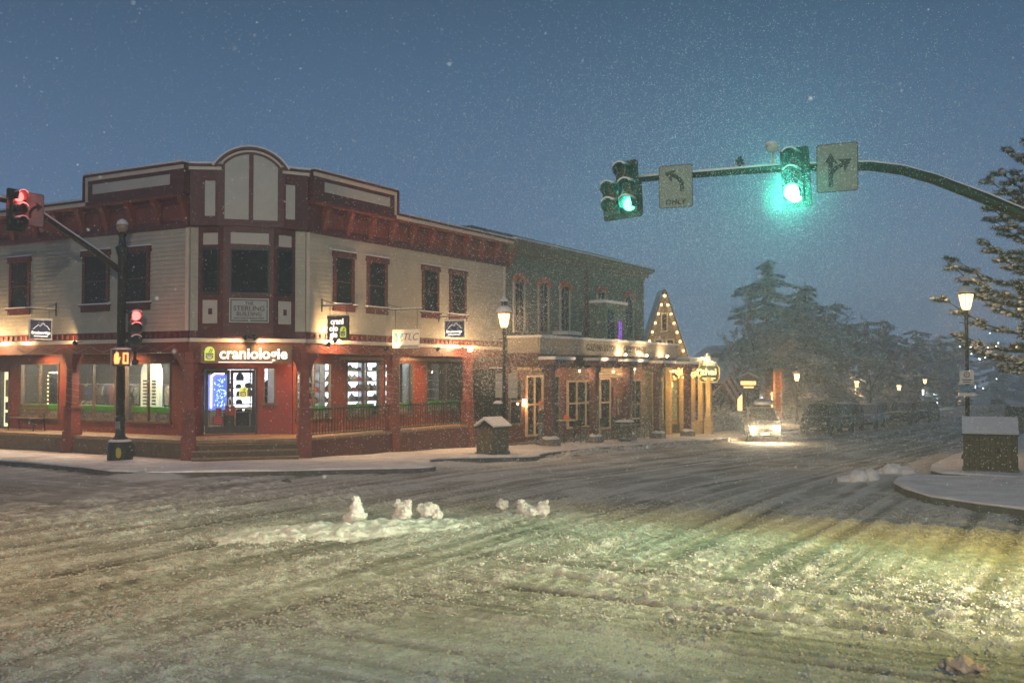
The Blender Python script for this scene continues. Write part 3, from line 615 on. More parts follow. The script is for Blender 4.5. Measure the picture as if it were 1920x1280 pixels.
# hats
cols = [(.03, .03, .035), (.05, .05, .06), (.12, .12, .13), (.02, .03, .05), (.08, .06, .05), (.30, .05, .08), (.24, .22, .18), (.06, .09, .06), (.16, .13, .10)]
HM = [mat('knit_wool', c, .9, var=.2, scale=30, bump=.3, bscale=60) for c in cols]
def hat_mesh(kind, mt):
    m = MB()
    if kind == 0:
        m.lathe((0, 0, 0), [(.10, 0), (.115, .02), (.115, .06), (.105, .10), (.085, .15), (.05, .185), (.01, .195)], 10); m.ball((0, 0, .21), .035, 7, 4, .1)
    else:
        m.lathe((0, 0, 0), [(.10, 0), (.105, .05), (.09, .10), (.05, .13), (.01, .135)], 10); m.add([(-.08, -.08, .01), (.08, -.08, .01), (.06, -.19, -.0), (-.06, -.19, 0), (-.08, -.08, .02), (.08, -.08, .02), (.06, -.19, .012), (-.06, -.19, .012)], [(0, 1, 2, 3), (4, 5, 6, 7), (0, 1, 5, 4), (1, 2, 6, 5), (2, 3, 7, 6), (3, 0, 4, 7)])
    o = m.build('hat', mt, loc=(0, 0, 0)); me = o.data; bpy.data.objects.remove(o); return me
HMS = [hat_mesh(i % 2, mt) for i, mt in enumerate(HM)]
rh = random.Random(5)
def hats(F, s0, s1, zs, o, step, label, group, p=.86):
    for z in zs:
        s = s0+.1
        while s < s1-.05:
            if rh.random() < p:
                h = bpy.data.objects.new('hat', rh.choice(HMS)); COL.objects.link(h); h.location = F @ Vector((s, o+rh.uniform(-.04, .06), z+.002)); h.rotation_euler = (0, 0, rh.uniform(-.5, .5)+(1.57 if F is RR else .8)); k = rh.uniform(.95, 1.35); h.scale = (k, k, k)
                tag(h, label, 'hat', group)
            s += step*rh.uniform(.9, 1.15)
hats(RR, 4.15, 6.3, zs, -.93, .24, 'hat on the pale wooden shelves beside the shop doors', 'hats on the pale shelves')
hats(RR, 6.6, 9.0, zs, -.93, .25, 'hat on the backlit shelves of the second shop window', 'hats on the second window shelves')
hats(RR, 9.1, 11.2, zs, -.93, .26, 'hat on the backlit shelves of the third shop window', 'hats on the third window shelves')
hats(RR, 11.9, 12.7, zs, -.93, .27, 'hat beside the bright strip in the window nearest the saloon', 'hats in the dim window', .8)
hats(DP, 1.3, 2.7, [1.5, 1.78, 2.06, 2.34, 2.62], -2.0, .3, 'small cap or goggles on the bright wall seen through the doors', 'goods on the bright wall', .8)
TURF = mat('bright_green_turf', (.07, .33, .03), .8, var=.3, scale=30)
def turf(label, F, s0, s1, z0=1.50, z1=1.70, o=-.22):
    m = MB(F); m.box(s0, s1, o-.25, o, z0, z1); x = m.build('turf_strip', TURF, loc=tuple(F @ Vector(((s0+s1)/2, o, z0)))); tag(x, label, 'display strip', 'green display strips in the shop windows')
    # it stands on two small blocks
    return x
for lb, F, a, b in (('green turf strip in the window behind the bench', RL, -13.05, -10.95), ('green turf strip in the left window between cable post and signal pole', RL, -10.2, -7.9), ('green turf strip under the eyewear tower', RL, -7.28, -5.15),
                    ('short vivid green strip in the window beside the doors', RR, 4.3, 5.98), ('green strip below the backlit shelves of the second window', RR, 6.96, 8.82), ('green strip in the third window behind the wrapped post', RR, 9.23, 11.0), ('dim green strip in the window nearest the saloon', RR, 12.03, 14.8)):
    turf(lb, F, a, b); k = thing('display_plinth', 'dark cluttered box under the '+lb.replace('short vivid ', '').replace('dim ', '').replace('between cable post and signal pole', 'by the signal pole').replace('standing ', ''), 'plinth', tuple(F @ Vector(((a+b)/2, -.35, .8))), local=False); q = MB(F); q.box(a+.1, b-.1, -.45, -.24, .8, 1.5); q.build('plinth_body', mat('display_clutter', (.06, .055, .05), .8, var=.6, scale=9, col2=(.3, .26, .2)), k)
# eyewear tower
t = thing('eyewear_tower', 'tall white display tower of sunglasses in the window behind the signal pole', 'display stand', tuple(RL @ Vector((-6.95, -.6, .8))), local=False)
m = MB(RL); m.box(-7.28, -6.35, -.75, -.6, .8, 2.85); m.prism([(x_, z_) for x_, z_ in arc(-6.815, 2.85, .465, 0, 180, 8)], -.75, -.6); m.build('tower_body', emis('lit_display_board', (.55, .6, .45), .35, False), t)
m = MB(RL)
for i in range(12):
    for x_ in (-7.05, -6.6):
        for k in (-.085, .02): m.box(x_+k, x_+k+.07, -.6, -.57, 1.3+i*.115, 1.35+i*.115)
m.build('sunglasses_rows', BLACK, t)
# garments hanging in the left windows
GC = [mat('garment_cloth', c, .9, var=.3, scale=8) for c in ((.05, .05, .05), (.20, .16, .12), (.10, .04, .03), (.07, .10, .07), (.30, .28, .24), (.04, .05, .09))]
rg_ = random.Random(9)
for i in range(44):
    s = -12.9+i*.1725
    if -7.9 < s < -7.0: continue
    z = rg_.choice((2.35, 1.75)) ; F = RL @ Matrix.Translation((s, -1.1-rg_.random()*.5, z)) @ Matrix.Rotation(rg_.uniform(-.7, .7), 4, 'Z')
    m = MB(F); m.prism([(-.20, -.02), (-.07, .06), (.07, .06), (.20, -.02), (.27, -.30), (.19, -.33), (.15, -.16), (.16, -.62), (-.16, -.62), (-.15, -.16), (-.19, -.33), (-.27, -.30)], -.03, .03)
    lo = tuple(F @ Vector((0, 0, 0))); tag(m.build('garment', GC[i % 6], loc=lo), 'garment hanging among the clothes inside the left shop windows', 'garment', 'garments hanging inside the left windows')
m = MB(RL); m.tube([(-13, -1.35, 2.44), (-5.2, -1.35, 2.44)], .012, 5); m.tube([(-13, -1.35, 2.44), (-13, -1.35, .8)], .012, 5); m.tube([(-5.2, -1.35, 2.44), (-5.2, -1.35, .8)], .012, 5)
tag(m.build('clothes_rail', STEEL, loc=tuple(RL @ Vector((-9, -1.35, .8)))), 'long steel rail the garments hang from behind the left windows', 'clothes rail')
# lit mirror frame with bulbs in the far left window
t = thing('bulb_mirror', 'tall mirror edged with small bulbs in the window behind the bench', 'mirror', tuple(RL @ Vector((-12.1, -.8, .8))), local=False)
m = MB(RL); m.box(-12.55, -11.65, -.85, -.8, .8, 2.85); m.build('mirror_glass', PANE, t)
m = MB(RL); m.box(-12.6, -11.62, -.84, -.77, 2.85, 2.9); m.box(-11.65, -11.58, -.84, -.77, .8, 2.9); m.build('mirror_frame', WOODC, t)
for i in range(10): m = MB(RL); m.ball(tuple((-12.58, -.76, 1.4+i*.15)), .022, 6, 4); m.build('bulb', BULBS, t)
# bright poster case at far left
t = thing('poster_case', 'brightly lit poster case with two framed pictures at the far left of the porch', 'display case', tuple(RL @ Vector((-14.2, -.3, .8))), local=False)
m = MB(RL); m.box(-14.55, -13.83, -.4, -.3, .82, 2.9); m.build('case_back', emis('lit_yellow_backing', (1, .85, .45), .8, False), t)
for z0, z1 in ((.95, 1.35), (1.45, 1.75), (1.95, 2.6)): m = MB(RL); m.box(-14.45, -13.95, -.3, -.28, z0, z1); m.build('picture', mat('poster_blue', (.05, .07, .14), .6, var=.5, scale=6) if z0 < 1.5 else mat('poster_cream', (.5, .42, .25), .6, var=.4, scale=5), t)
# neon rack inside the left door, sticker on the right door
t = thing('neon_display', 'blue and pink neon lit rack glowing through the left shop door', 'neon display', tuple(DP @ Vector((.9, -.9, .8))), local=False)
m = MB(DP); m.box(.45, 1.25, -1.05, -1.0, 1.6, 2.8); m.build('rack_board', emis('blue_lit_board', (.10, .16, .55), .8, False), t)
m = MB(DP); m.box(.70, .745, -.98, -.94, 1.68, 2.72); m.tube([(.70, -.95, 2.72), (.85, -.95, 2.85), (1.15, -.95, 2.84)], .03, 6); m.build('neon_tube', emis('pink_neon', (1, .62, .95), 5, False), t)
m = MB(DP); rn = random.Random(3)
for i in range(70): a = rn.uniform(.82, 1.2); b = rn.uniform(1.7, 2.65); m.box(a, a+.02, -.99, -.985, b, b+.03)
m.build('glitter_rows', emis('blue_white_sparkle', (.5, .75, 1), 2.2, False), t)
t = thing('shop_counter', 'pale trestle counter just inside the shop doors', 'counter', tuple(DP @ Vector((1.2, -1.3, .8))), local=False)
m = MB(DP); m.box(.5, 2.3, -1.5, -1.05, 1.62, 1.68); m.build('counter_top', SHELF, t)
for x_ in (.62, 1.0, 1.5, 2.1): m = MB(DP); m.box(x_, x_+.06, -1.2, -1.14, .8, 1.62); m.build('leg', SHELF, t)
LOGOG = emis('logo_green', (.50, .62, .10), .35, False)
def logo(F, s, o, z, h, t, glow=LOGOG):
    """beanie-head badge: rounded green plate, dark hood outline, pale face"""
    w = h*.72; m = MB(F)
    P = arc(s, z+h*.18, w/2, 0, 180, 10); P = [(s+w/2, z-h/2)]+P+[(s-w/2, z-h/2)]
    m.prism(P, o, o+.012); m.build('badge_plate', glow, t)
    m = MB(F); m.box(s-w*.36, s+w*.36, o+.012, o+.018, z-h*.02, z+h*.05); m.box(s-w*.36, s-w*.30, o+.012, o+.018, z-h*.3, z); m.box(s+w*.30, s+w*.36, o+.012, o+.018, z-h*.3, z)
    m.prism(arc(s, z-h*.18, w*.33, 180, 360, 10)+arc(s, z-h*.18, w*.27, 360, 180, 10), o+.012, o+.018)
    m.prism([(s-w*.1, z+h*.1), (s-w*.02, z+h*.1), (s+w*.2, z+h*.4), (s+w*.12, z+h*.4)], o+.012, o+.018); m.prism([(s+w*.08, z+h*.1), (s+w*.16, z+h*.1), (s+w*.33, z+h*.33), (s+w*.26, z+h*.36)], o+.012, o+.018)
    m.box(s-w*.22, s-w*.02, o+.02, o+.026, z-h*.14, z-h*.09); m.box(s+w*.02, s+w*.22, o+.02, o+.026, z-h*.14, z-h*.09); m.build('badge_lines', BLACK, t)
    m = MB(F); m.prism(arc(s, z-h*.16, w*.27, 180, 360, 10)+[(s+w*.27, z-h*.03), (s-w*.27, z-h*.03)], o+.012, o+.015); m.build('badge_face', WHITE, t)
t = thing('door_sticker', 'round yellow-green badge sticker on the right shop door', 'sticker', tuple(DP @ Vector((1.78, .003, 2.25))), local=False)
logo(DP, 1.74, -.03, 2.22, .36, t)
t = thing('door_notice', 'small dark red notice with wheelchair symbol on the left shop door', 'notice', tuple(DP @ Vector((.95, .0, 1.35))), local=False)
m = MB(DP); m.box(.76, 1.1, -.03, -.02, 1.15, 1.42); m.box(.86, 1.04, -.03, -.02, 1.46, 1.7); m.build('notice_sheet', mat('notice_maroon', (.12, .02, .03), .6), t)
m = MB(DP)
for i in range(4): m.box(.80, 1.06, -.019, -.016, 1.19+i*.06, 1.215+i*.06)
m.tube([(.93+.045*math.cos(a/8*6.28), -.016, 1.53+.045*math.sin(a/8*6.28)) for a in range(9)], .007, 4); m.tube([(.92, -.016, 1.65), (.92, -.016, 1.57), (.97, -.016, 1.57), (.99, -.016, 1.51)], .008, 4); m.build('notice_marks', mat('notice_pink', (.5, .12, .12), .6), t)
# ---------------- signs on the building
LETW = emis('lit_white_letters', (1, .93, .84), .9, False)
t = thing('shop_sign', 'long brown sign board reading craniologie above the shop doors, washed by two spotlights', 'shop sign', tuple(CH @ Vector((1.73, -.05, 3.2))), local=False)
SBR = mat('brown_sign_board', (.16, .10, .05), .6, var=.15)
m = MB(CH); m.box(.34, 3.10, .02, .10, 3.17, 3.74); m.build('board', SBR, t)
text('craniologie', .48, tm(CH, 1.93, .112, 3.46), LETW, t, bold=.009, sx=.98)
logo(CH, .60, .10, 3.46, .42, t)
m = MB(CH); m.box(.87, 2.5, .10, .106, 3.195, 3.215); m.build('underline', LETW, t)
def spotlamp(label, F, s, o, z, ts, to_, tz, power, ang=80, lit=False):
    t = thing('spotlight', label, 'spotlight', tuple(F @ Vector((s, o, z))), local=False, group='black spotlights along the shop fascia')
    a = F @ Vector((s, o, z)); b = F @ Vector((ts, to_, tz)); d = (b-a).normalized()
    m = MB(); m.tube([a-d*.16, a-d*.12, a-d*.03, a], [.035, .06, .065, .075], 10); m.build('housing', BLACK, t)
    m = MB(F); m.tube([(s, .05, z+.06), (s, o*.6, z+.02), tuple((F.inverted() @ (a-d*.12)))], .014, 5); m.build('arm', BLACK, t)
    m = MB(); (m.ball(tuple(a+d*.03), .10, 10, 7) if lit else m.tube([a+d*.001, a+d*.012], [.062, .058], 10)); m.build('lamp_face', emis('spot_face', (1, .70, .36), 45 if lit else 4, False), t)
    if lit: point('lamp_flare', a+d*.22, 85, (1, .60, .28), .1, t)
    if power: spot('spot_beam', a+d*.03, b, power, (1, .66, .34), ang, .7, .04, t)
    return t
spotlamp('left of the two black spotlights over the craniologie sign', CH, 1.62, .55, 3.93, 1.1, .1, 3.42, 40, 120)
spotlamp('right of the two black spotlights over the craniologie sign', CH, 1.96, .55, 3.93, 2.5, .1, 3.42, 40, 120)
spotlamp('glaring spotlight aimed back at the round-logo hanging sign', RF, 3.55, .50, 3.95, 4.3, .55, 4.5, 120, 120, True)
spotlamp('black spotlight under the fascia beside the corner post, pointing down', RF, 3.3, .35, 3.72, 3.4, .0, 3.0, 0)
spotlamp('black spotlight under the white and blue winged sign', RF, 6.4, .4, 3.72, 7.6, .4, 4.4, 30, 80)
spotlamp('black spotlight under the square blue sign of the right facade', RF, 9.6, .4, 3.78, 11, .1, 4.6, 40, 80)
spotlamp('glaring bulb spotlight at the saloon end of the fascia', RF, 11.7, .45, 3.80, 11.6, 1.4, 3.75, 60, 150, True)
spotlamp('glaring spotlight at the far left end of the fascia', LF, -12.2, .5, 3.78, -12.0, 1.6, 3.76, 50, 150, True)
spotlamp('black spotlight beside the blue sign of the left facade', LF, -7.3, .4, 3.86, -9, .1, 4.4, 40, 90)
for s in (-11.6, -10.3): spot('fascia_wash', tuple(LF @ Vector((s, .55, 3.70))), tuple(LF @ Vector((s+.2, 0, 4.6))), 60, (1, .66, .34), 120, .8, .05, B1)
spot('fascia_wash', tuple(RF @ Vector((3.6, .6, 3.9))), tuple(RF @ Vector((4.0, 0, 4.8))), 70, (1, .70, .40), 130, .8, .05, B1)
spot('fascia_wash', tuple(RF @ Vector((11.4, .6, 3.8))), tuple(RF @ Vector((10.8, 0, 4.4))), 45, (1, .70, .40), 130, .8, .05, B1)
spot('porch_wash', (-.5, 4.2, 3.62), (-1.8, 4.6, 1.5), 190, (1, .50, .22), 130, .8, .08, B1)
spot('porch_wash', (-.7, 10.6, 3.62), (-1.5, 10.5, 1.0), 170, (1, .50, .22), 150, .8, .08, B1)
spot('porch_wash', (-11.5, .8, 3.62), (-11, 1.5, 1.0), 200, (1, .55, .24), 150, .8, .08, B1)
spot('porch_wash', (-7.0, .8, 3.62), (-7, 1.5, 1.0), 170, (1, .50, .22), 150, .8, .08, B1)
spot('porch_wash', (-1.9, 2.0, 3.75), (-2.6, 2.6, .8), 85, (1, .50, .24), 130, .8, .08, B1)
spot('frieze_wash', (3.8, 6.2, .9), (.4, 6.0, 8.0), 420, (1, .42, .14), 34, .9, .1, B1)
# name plate
t = thing('name_plate', 'framed pale plate reading THE STERLING BUILDING under the bay window', 'name plate', tuple(CH @ Vector((1.75, .46, 4.4))), local=False)
m = MB(CH); m.box(1.16, 2.36, .42, .47, 4.43, 5.18); m.build('plate_frame', PANEL, t)
m = MB(CH); m.box(1.20, 2.32, .47, .478, 4.47, 5.14); m.build('plate_border', GREENM, t)
m = MB(CH); m.box(1.23, 2.29, .478, .485, 4.50, 5.11); m.build('plate_face', mat('plate_pale_green', (.34, .38, .36), .6, var=.06), t)
ML = mat('plate_maroon_letters', (.10, .03, .035), .6)
for s_, z_, h_ in (('THE', 5.02, .14), ('STERLING', 4.86, .215), ('BUILDING', 4.69, .17), ('ONE NORTH MAIN STREET', 4.56, .075)): text(s_, h_, tm(CH, 1.76, .487, z_), ML, t, bold=.002)
# hanging signs, edge on brackets
def hanging(name, label, F, s, o0, o1, z0, z1, face, group=None, z_arm=5.05, facing='-s'):
    """board square to the wall, between o0 and o1, seen from the -s side"""
    t = thing(name, label, 'hanging sign', tuple(F @ Vector((s, o0, z_arm))), local=False)
    m = MB(F); m.box(s-.02, s+.02, .03, .05, z_arm-.2, z_arm+.25); m.tube([(s, .05, z_arm), (s, o1+.15, z_arm)], .016, 6); m.tube([(s, .05, z_arm+.2), (s, (o0+o1)/2, z_arm)], .010, 5)
    for o in (o0+.1, o1-.1): m.tube([(s, o, z_arm), (s, o, z1)], .010, 4)
    m.build('bracket', DARKM, t)
    sn = MB(F); sn.box(s-.03, s+.03, .1, o1+.1, z_arm+.015, z_arm+.045); sn.build('snow_cap', SNOW, t)
    m = MB(F); m.box(s-.025, s+.025, o0, o1, z0, z1); m.build('board', face, t)
    sn = MB(F); sn.box(s-.03, s+.03, o0, o1, z1, z1+.035); sn.build('snow_cap', SNOW, t)
    if F is LF: K = F @ Matrix(((0, 0, 1, s+.027), (-1, 0, 0, 0), (0, 1, 0, 0), (0, 0, 0, 1)))
    else: K = F @ Matrix(((0, 0, -1, s-.027), (1, 0, 0, 0), (0, 1, 0, 0), (0, 0, 0, 1)))
    return t, K
def onK(K, x0, x1, z0, z1, d0, d1, mt, t, name):
    m = MB(K); m.box(x0, x1, z0, z1, d0, d1); return m.build(name, mt, t)
SIGNDK = mat('sign_charcoal', (.05, .045, .04), .6)
SIGNBL = mat('sign_deep_blue', (.030, .045, .14), .5, var=.1)
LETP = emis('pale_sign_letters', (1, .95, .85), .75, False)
t, K = hanging('hanging_sign', 'square charcoal hanging sign with crani olo gie stacked beside a green badge', RF, 3.35, .28, 1.16, 3.93, 4.70, SIGNDK)
onK(K, .30, 1.14, 3.95, 4.68, 0, .004, mat('sign_brown_face', (.12, .09, .06), .6), t, 'sign_face')
for s_, x_, z_ in (('crani', .70, 4.52), ('olo', .56, 4.30), ('gie', .56, 4.10)): text(s_, .27, K @ Matrix.Translation((x_, z_, .006)), LETP, t, bold=.008, sx=1.0)
KF = K @ Matrix(((1, 0, 0, 0), (0, 0, 1, 0), (0, 1, 0, 0), (0, 0, 0, 1)))
logo(KF, .95, .005, 4.18, .34, t)
t, K = hanging('hanging_sign', 'white hanging sign reading TLC with cupped hands and blue wings', RF, 6.9, .28, 1.42, 3.74, 4.36, WHITE, z_arm=5.1)
text('TLC', .36, K @ Matrix.Translation((1.04, 4.12, .004)), mat('slate_letters', (.12, .16, .17), .6), t, shear=.3)
HB = mat('pale_blue_wings', (.12, .38, .50), .6); HO = mat('orange_hands', (.60, .28, .10), .6)
m = MB(K)
for k in (-1, 1):
    m.prism([(.56+k*.02, 4.14), (.56+k*.10, 4.26), (.56+k*.20, 4.26), (.56+k*.19, 4.16), (.56+k*.12, 4.10), (.56+k*.13, 4.02), (.56+k*.05, 4.02)], .004, .008, ax='z')
m.build('butterfly_emblem', HB, t); m = MB(K)
for k in (-1, 1): m.prism([(.56+k*.02, 3.92), (.56+k*.12, 3.94), (.56+k*.22, 4.06), (.56+k*.24, 4.16), (.56+k*.16, 4.05), (.56+k*.06, 4.0)], .004, .009, ax='z')
m.build('hands_emblem', HO, t)
onK(K, .30, 1.40, 3.76, 3.84, .002, .006, mat('sign_grey_strip', (.25, .30, .30), .6), t, 'strip')
for F, s_, a, b, z0, z1, lb in ((RF, 10.15, .30, 1.24, 4.20, 4.86, 'square blue hanging sign reading Breckenridge on the right facade, white mountain outline'), (LF, -8.75, .20, 1.05, 3.98, 4.66, 'square blue hanging sign reading Breckenridge on the left facade, white mountain outline')):
    t, K = hanging('hanging_sign', lb, F, s_, a, b, z0, z1, WHITE, z_arm=5.0, group='blue square hanging signs')
    if F is LF: a, b = -b, -a
    onK(K, a+.035, b-.035, z0+.035, z1-.035, 0, .004, SIGNBL, t, 'sign_face')
    w = b-a; c = (a+b)/2
    text('Breckenridge', .135, K @ Matrix.Translation((c, z0+.23, .006)), LETP, t, bold=.002, sx=.98)
    onK(K, c-w*.3, c+w*.3, z0+.10, z0+.13, .004, .006, LETP, t, 'strip')
    m = MB(K); m.tube([(c-.30, z0+.34, .008), (c-.10, z0+.50, .008), (c-.04, z0+.44, .008), (c+.08, z0+.56, .008), (c+.16, z0+.46, .008), (c+.20, z0+.48, .008), (c+.33, z0+.34, .008)], .006, 4, sm=False)
    for i in range(7): m.box(c-.1+i*.04, c-.09+i*.04, z0+.56+.05*math.sin(i*2), z0+.57+.05*math.sin(i*2), .004, .008)
    m.build('mountain_outline', LETP, t)
# bench on the left porch
t = thing('bench', 'slatted wooden bench on the porch under the far left shop window', 'bench', (-11.9, 1.1, .78), local=True)
m = MB()
for i in range(4): m.box(-.85, .85, -.25+i*.12, -.15+i*.12, .43, .46)
m.build('seat', WOODD, t); m = MB()
for i in range(3): m.box(-.85, .85, .25, .28, .56+i*.13, .66+i*.13)
m.build('backrest', WOODD, t)
for x_ in (-.72, .72): m = MB(); m.tube([(x_, -.22, 0), (x_, -.2, .3), (x_, -.24, .43), (x_, .2, .43), (x_, .3, .95)], .022, 6); m.tube([(x_, .25, 0), (x_, .2, .43)], .022, 6); m.build('leg', DARKM, t)
# ================================================================ saloon building
B2 = thing('saloon_building', 'olive green two storey saloon with tall hooded windows and a snow topped porch parapet', 'building', (-1, 22, -.4), local=False)
def b2(name, mb, mt, par=None): return mb.build(name, mt, par or B2)
SF = fr(0, 0, 0, (0, 1, 0), (1, 0, 0))
m = MB(); m.box(-14, -.04, 15.25, 30.35, 3.4, 8.4); b2('upper_storey', m, B2WALL)
m = MB(SF); n = 30
for i in range(n):
    a = 4.5+i*(8.1-4.5)/n; h = (8.1-4.5)/n; m.add([(15.25, .03, a), (30.35, .03, a), (30.35, .0, a+h), (15.25, .0, a+h), (15.25, -.02, a), (30.35, -.02, a)], [(0, 1, 2, 3), (0, 4, 5, 1)])
b2('clapboards', m, B2WALL)
m = MB(); m.box(-14, -.1, 15.3, 30.3, 8.4, 8.55); b2('roof', m, SNOW)
m = MB(SF); m.box(15.3, 30.4, 0, .12, 7.95, 8.08); m.box(15.3, 30.5, 0, .30, 8.08, 8.30); m.box(15.3, 30.65, 0, .48, 8.30, 8.42); m.box(15.3, 30.75, -.4, .58, 8.42, 8.56); cn = b2('cornice', m, B2TRIM)
m = MB(SF); m.box(15.3, 30.75, -.3, .54, 8.56, 8.64); b2('snow_cap', m, SNOW, cn)
m = MB(); m.box(-6, -1.4, 14.6, 30.2, 8.4, 9.05); m.box(-6.2, -1.2, 14.4, 30.3, 9.05, 9.15); b2('roof_penthouse', m, B2TRIM)
m = MB(SF); m.box(22.95, 23.2, 0, .09, 3.8, 7.95); b2('pilaster', m, RED)
m = MB(SF); m.box(30.2, 30.4, 0, .06, 3.8, 7.95); b2('corner_board', m, B2TRIM)
HOOD = mat('brick_orange_hood', (.34, .09, .05), .7, var=.2); WFR = mat('pale_grey_window_trim', (.30, .29, .25), .7, var=.15)
def hoodwin(s0, s1, z0, z1):
    c = (s0+s1)/2; w = (s1-s0)/2; m = MB(SF)
    m.box(s0-.08, s0+.06, .0, .09, z0, z1-.3); m.box(s1-.06, s1+.08, .0, .09, z0, z1-.3); m.box(s0-.1, s1+.1, 0, .12, z0-.08, z0)
    f = b2('window_frame', m, WFR); m = MB(SF); A = [(c+(w+.16)*math.cos(R(a)), z1-.36+.42*math.sin(R(a))) for a in range(0, 181, 20)]; B = [(c+(w-.06)*math.cos(R(a)), z1-.36+.20*math.sin(R(a))) for a in range(180, -1, -20)]
    m.prism(A+B, .03, .16); m.build('window_hood', HOOD, f)
    m = MB(SF); m.box(s0+.06, s1-.06, .0, .05, z0, z1-.2); m.build('pane', PANE, f); m = MB(SF); m.box(c-.02, c+.02, .05, .065, z0, z1-.25); m.box(s0+.06, s1-.06, .05, .065, (z0+z1)/2, (z0+z1)/2+.05); m.build('sash_bar', B2TRIM, f)
for s0, s1 in ((15.95, 16.85), (18.2, 19.1), (20.3, 21.25), (27.75, 28.9)): hoodwin(s0, s1, 4.7, 7.15)
hoodwin(24.4, 25.3, 6.6, 7.2)
# boxed bay between with purple-lit window
m = MB(SF); m.box(23.5, 25.95, 0, .9, 4.3, 6.2); by = b2('upper_bay', m, B2WALL)
m = MB(SF); m.box(23.4, 26.05, 0, 1.0, 6.2, 6.30); m.build('bay_roof', B2TRIM, by); m = MB(SF); m.box(23.4, 26.05, .05, 1.0, 6.30, 6.44); m.build('snow_cap', SNOW, by)
m = MB(SF); m.box(23.75, 24.5, .9, .93, 4.5, 6.0); m.build('dark_window', PANE, by)
m = MB(SF); m.box(25.08, 25.42, .9, .93, 4.4, 5.45); pw = b2('lit_window', m, emis('purple_curtain_light', (.28, .06, .6), .5, False)); m = MB(SF); m.box(25.23, 25.26, .93, .95, 4.4, 5.45); m.build('sash_bar', B2TRIM, pw)
m = MB(SF); m.box(19.6, 21.0, .05, .75, 4.36, 4.62); bx = b2('roof_vent_box', m, B2TRIM); m = MB(SF); m.box(19.55, 21.05, .03, .8, 4.62, 4.78); m.build('snow_cap', SNOW, bx)
# porch parapet and roof
m = MB(); m.box(0.06, 1.6, 15.4, 31.4, 3.62, 3.72); b2('porch_roof', m, REDDK)
m = MB(SF); m.box(15.4, 31.4, 1.55, 1.62, 3.70, 4.30); pp = b2('parapet', m, TAN); m = MB(); m.box(.06, 1.55, 15.36, 15.42, 3.70, 4.30); m.build('end_board', TAN, pp)
m = MB(SF); m.box(15.34, 31.46, 1.52, 1.68, 4.30, 4.35); m.box(15.34, 31.46, 1.62, 1.66, 3.66, 3.74); m.build('trim', TAN, pp); m = MB(); m.box(.06, 1.6, 15.30, 15.44, 4.30, 4.35); m.build('trim', TAN, pp)
m = MB()
for i in range(60):
    a = 15.32+i*16.16/60; m.box(1.42, 1.70+random.uniform(-.02, .03), a, a+16.16/60, 4.35, 4.44+random.uniform(0, .035))
m.box(.06, 1.42, 15.30, 15.55, 4.35, 4.45); m.build('snow_cap', SNOW, pp)
m = MB(); m.box(0.1, 1.5, 15.5, 31.3, 3.72, 3.80); m.build('roof_snow', SNOW, pp)
m = MB(SF); m.box(15.4, 23.9, 1.25, 1.50, 3.08, 3.62); m.box(23.9, 31.4, 1.25, 1.5, 3.25, 3.62); b2('porch_beam', m, REDDK)
m = MB(); m.box(.0, 1.25, 15.4, 15.55, 3.1, 3.62); b2('porch_beam', m, REDDK)
# projecting joist ends with snow (stepped dark brackets over the posts)
for s, z in ((16.4, 3.42), (20.7, 3.42), (24.6, 3.40), (28.5, 3.36), (32.2, 3.34)):
    m = MB(SF); m.box(s-.9, s+.9, 1.2, 2.25, z-.22, z); bt = b2('post_canopy', m, REDDK); m = MB(SF); m.box(s-.95, s+.95, 1.3, 2.3, z, z+.13); m.build('snow_cap', SNOW, bt)
FOOT = [(1.6, 16.3), (1.6, 20.7), (1.6, 24.6), (1.6, 28.5), (1.6, 33.0)]
for i, (x, y) in enumerate(FOOT):
    zg = g(x, y)+.15; m = MB(); m.box(x-.17, x+.17, y-.17, y+.17, zg+.3, 3.3); m.box(x-.24, x+.24, y-.24, y+.24, 2.9, 3.12); po = b2('porch_post', m, REDDK)
    m = MB(); m.box(x-.3, x+.33, y-.36, y+.36, zg-.1, zg+.34); m.build('stone_footing', STONE, po)
    m = MB(); m.ball((x+.05, y, zg+.33), (.34, .42, .14), 10, 6, .25, seed=i, cut=-.1); m.build('footing_snow', SNOW, po)
# street level front
LRED = mat('saloon_red_boards', (.13, .028, .026), .6, var=.3)
m = MB()
m.box(-14, 0, 15.25, 30.35, -1.2, 3.6); b2('ground_wall', m, LRED)
m = MB(); m.box(-1.55, -.25, 15.2, 15.25, .9, 3.0); b2('side_window', m, PANE)
m = MB(SF); m.box(15.25, 30.4, 0, .35, -.9, -.15); b2('stone_base', m, STONE)
def front(s0, s1, z0, z1, kind='win', mt=WOODC, cols=2, lit=None):
    m = MB(SF); w = .09
    m.box(s0, s0+w, 0, .10, z0, z1); m.box(s1-w, s1, 0, .10, z0, z1); m.box(s0+w, s1-w, 0, .10, z1-w, z1); m.box(s0+w, s1-w, 0, .12, z0, z0+w)
    zm = z0+(z1-z0)*.52; m.box(s0+w, s1-w, 0, .10, zm-.04, zm+.04)
    for i in range(1, cols): s = s0+(s1-s0)*i/cols; m.box(s-.04, s+.04, 0, .095, z0+w, zm-.04); m.box(s-.04, s+.04, 0, .095, zm+.04, z1-w)
    f = b2('door' if kind == 'door' else 'window_frame', m, mt); p = MB(SF); p.box(s0+w, s1-w, .0, .03, z0+w, z1-w); p.build('pane', lit or PANE, f); return f
front(17.0, 18.55, .05, 2.75, 'door', cols=2); front(15.5, 16.6, .6, 2.6, mt=B2TRIM, cols=1)
front(19.0, 20.2, .0, 2.75, mt=B2TRIM, cols=1); front(21.0, 24.0, .2, 2.5, cols=3); front(24.6, 25.9, .0, 2.6, cols=1)
front(28.3, 29.9, -.3, 2.5, mt=B2TRIM, cols=2)
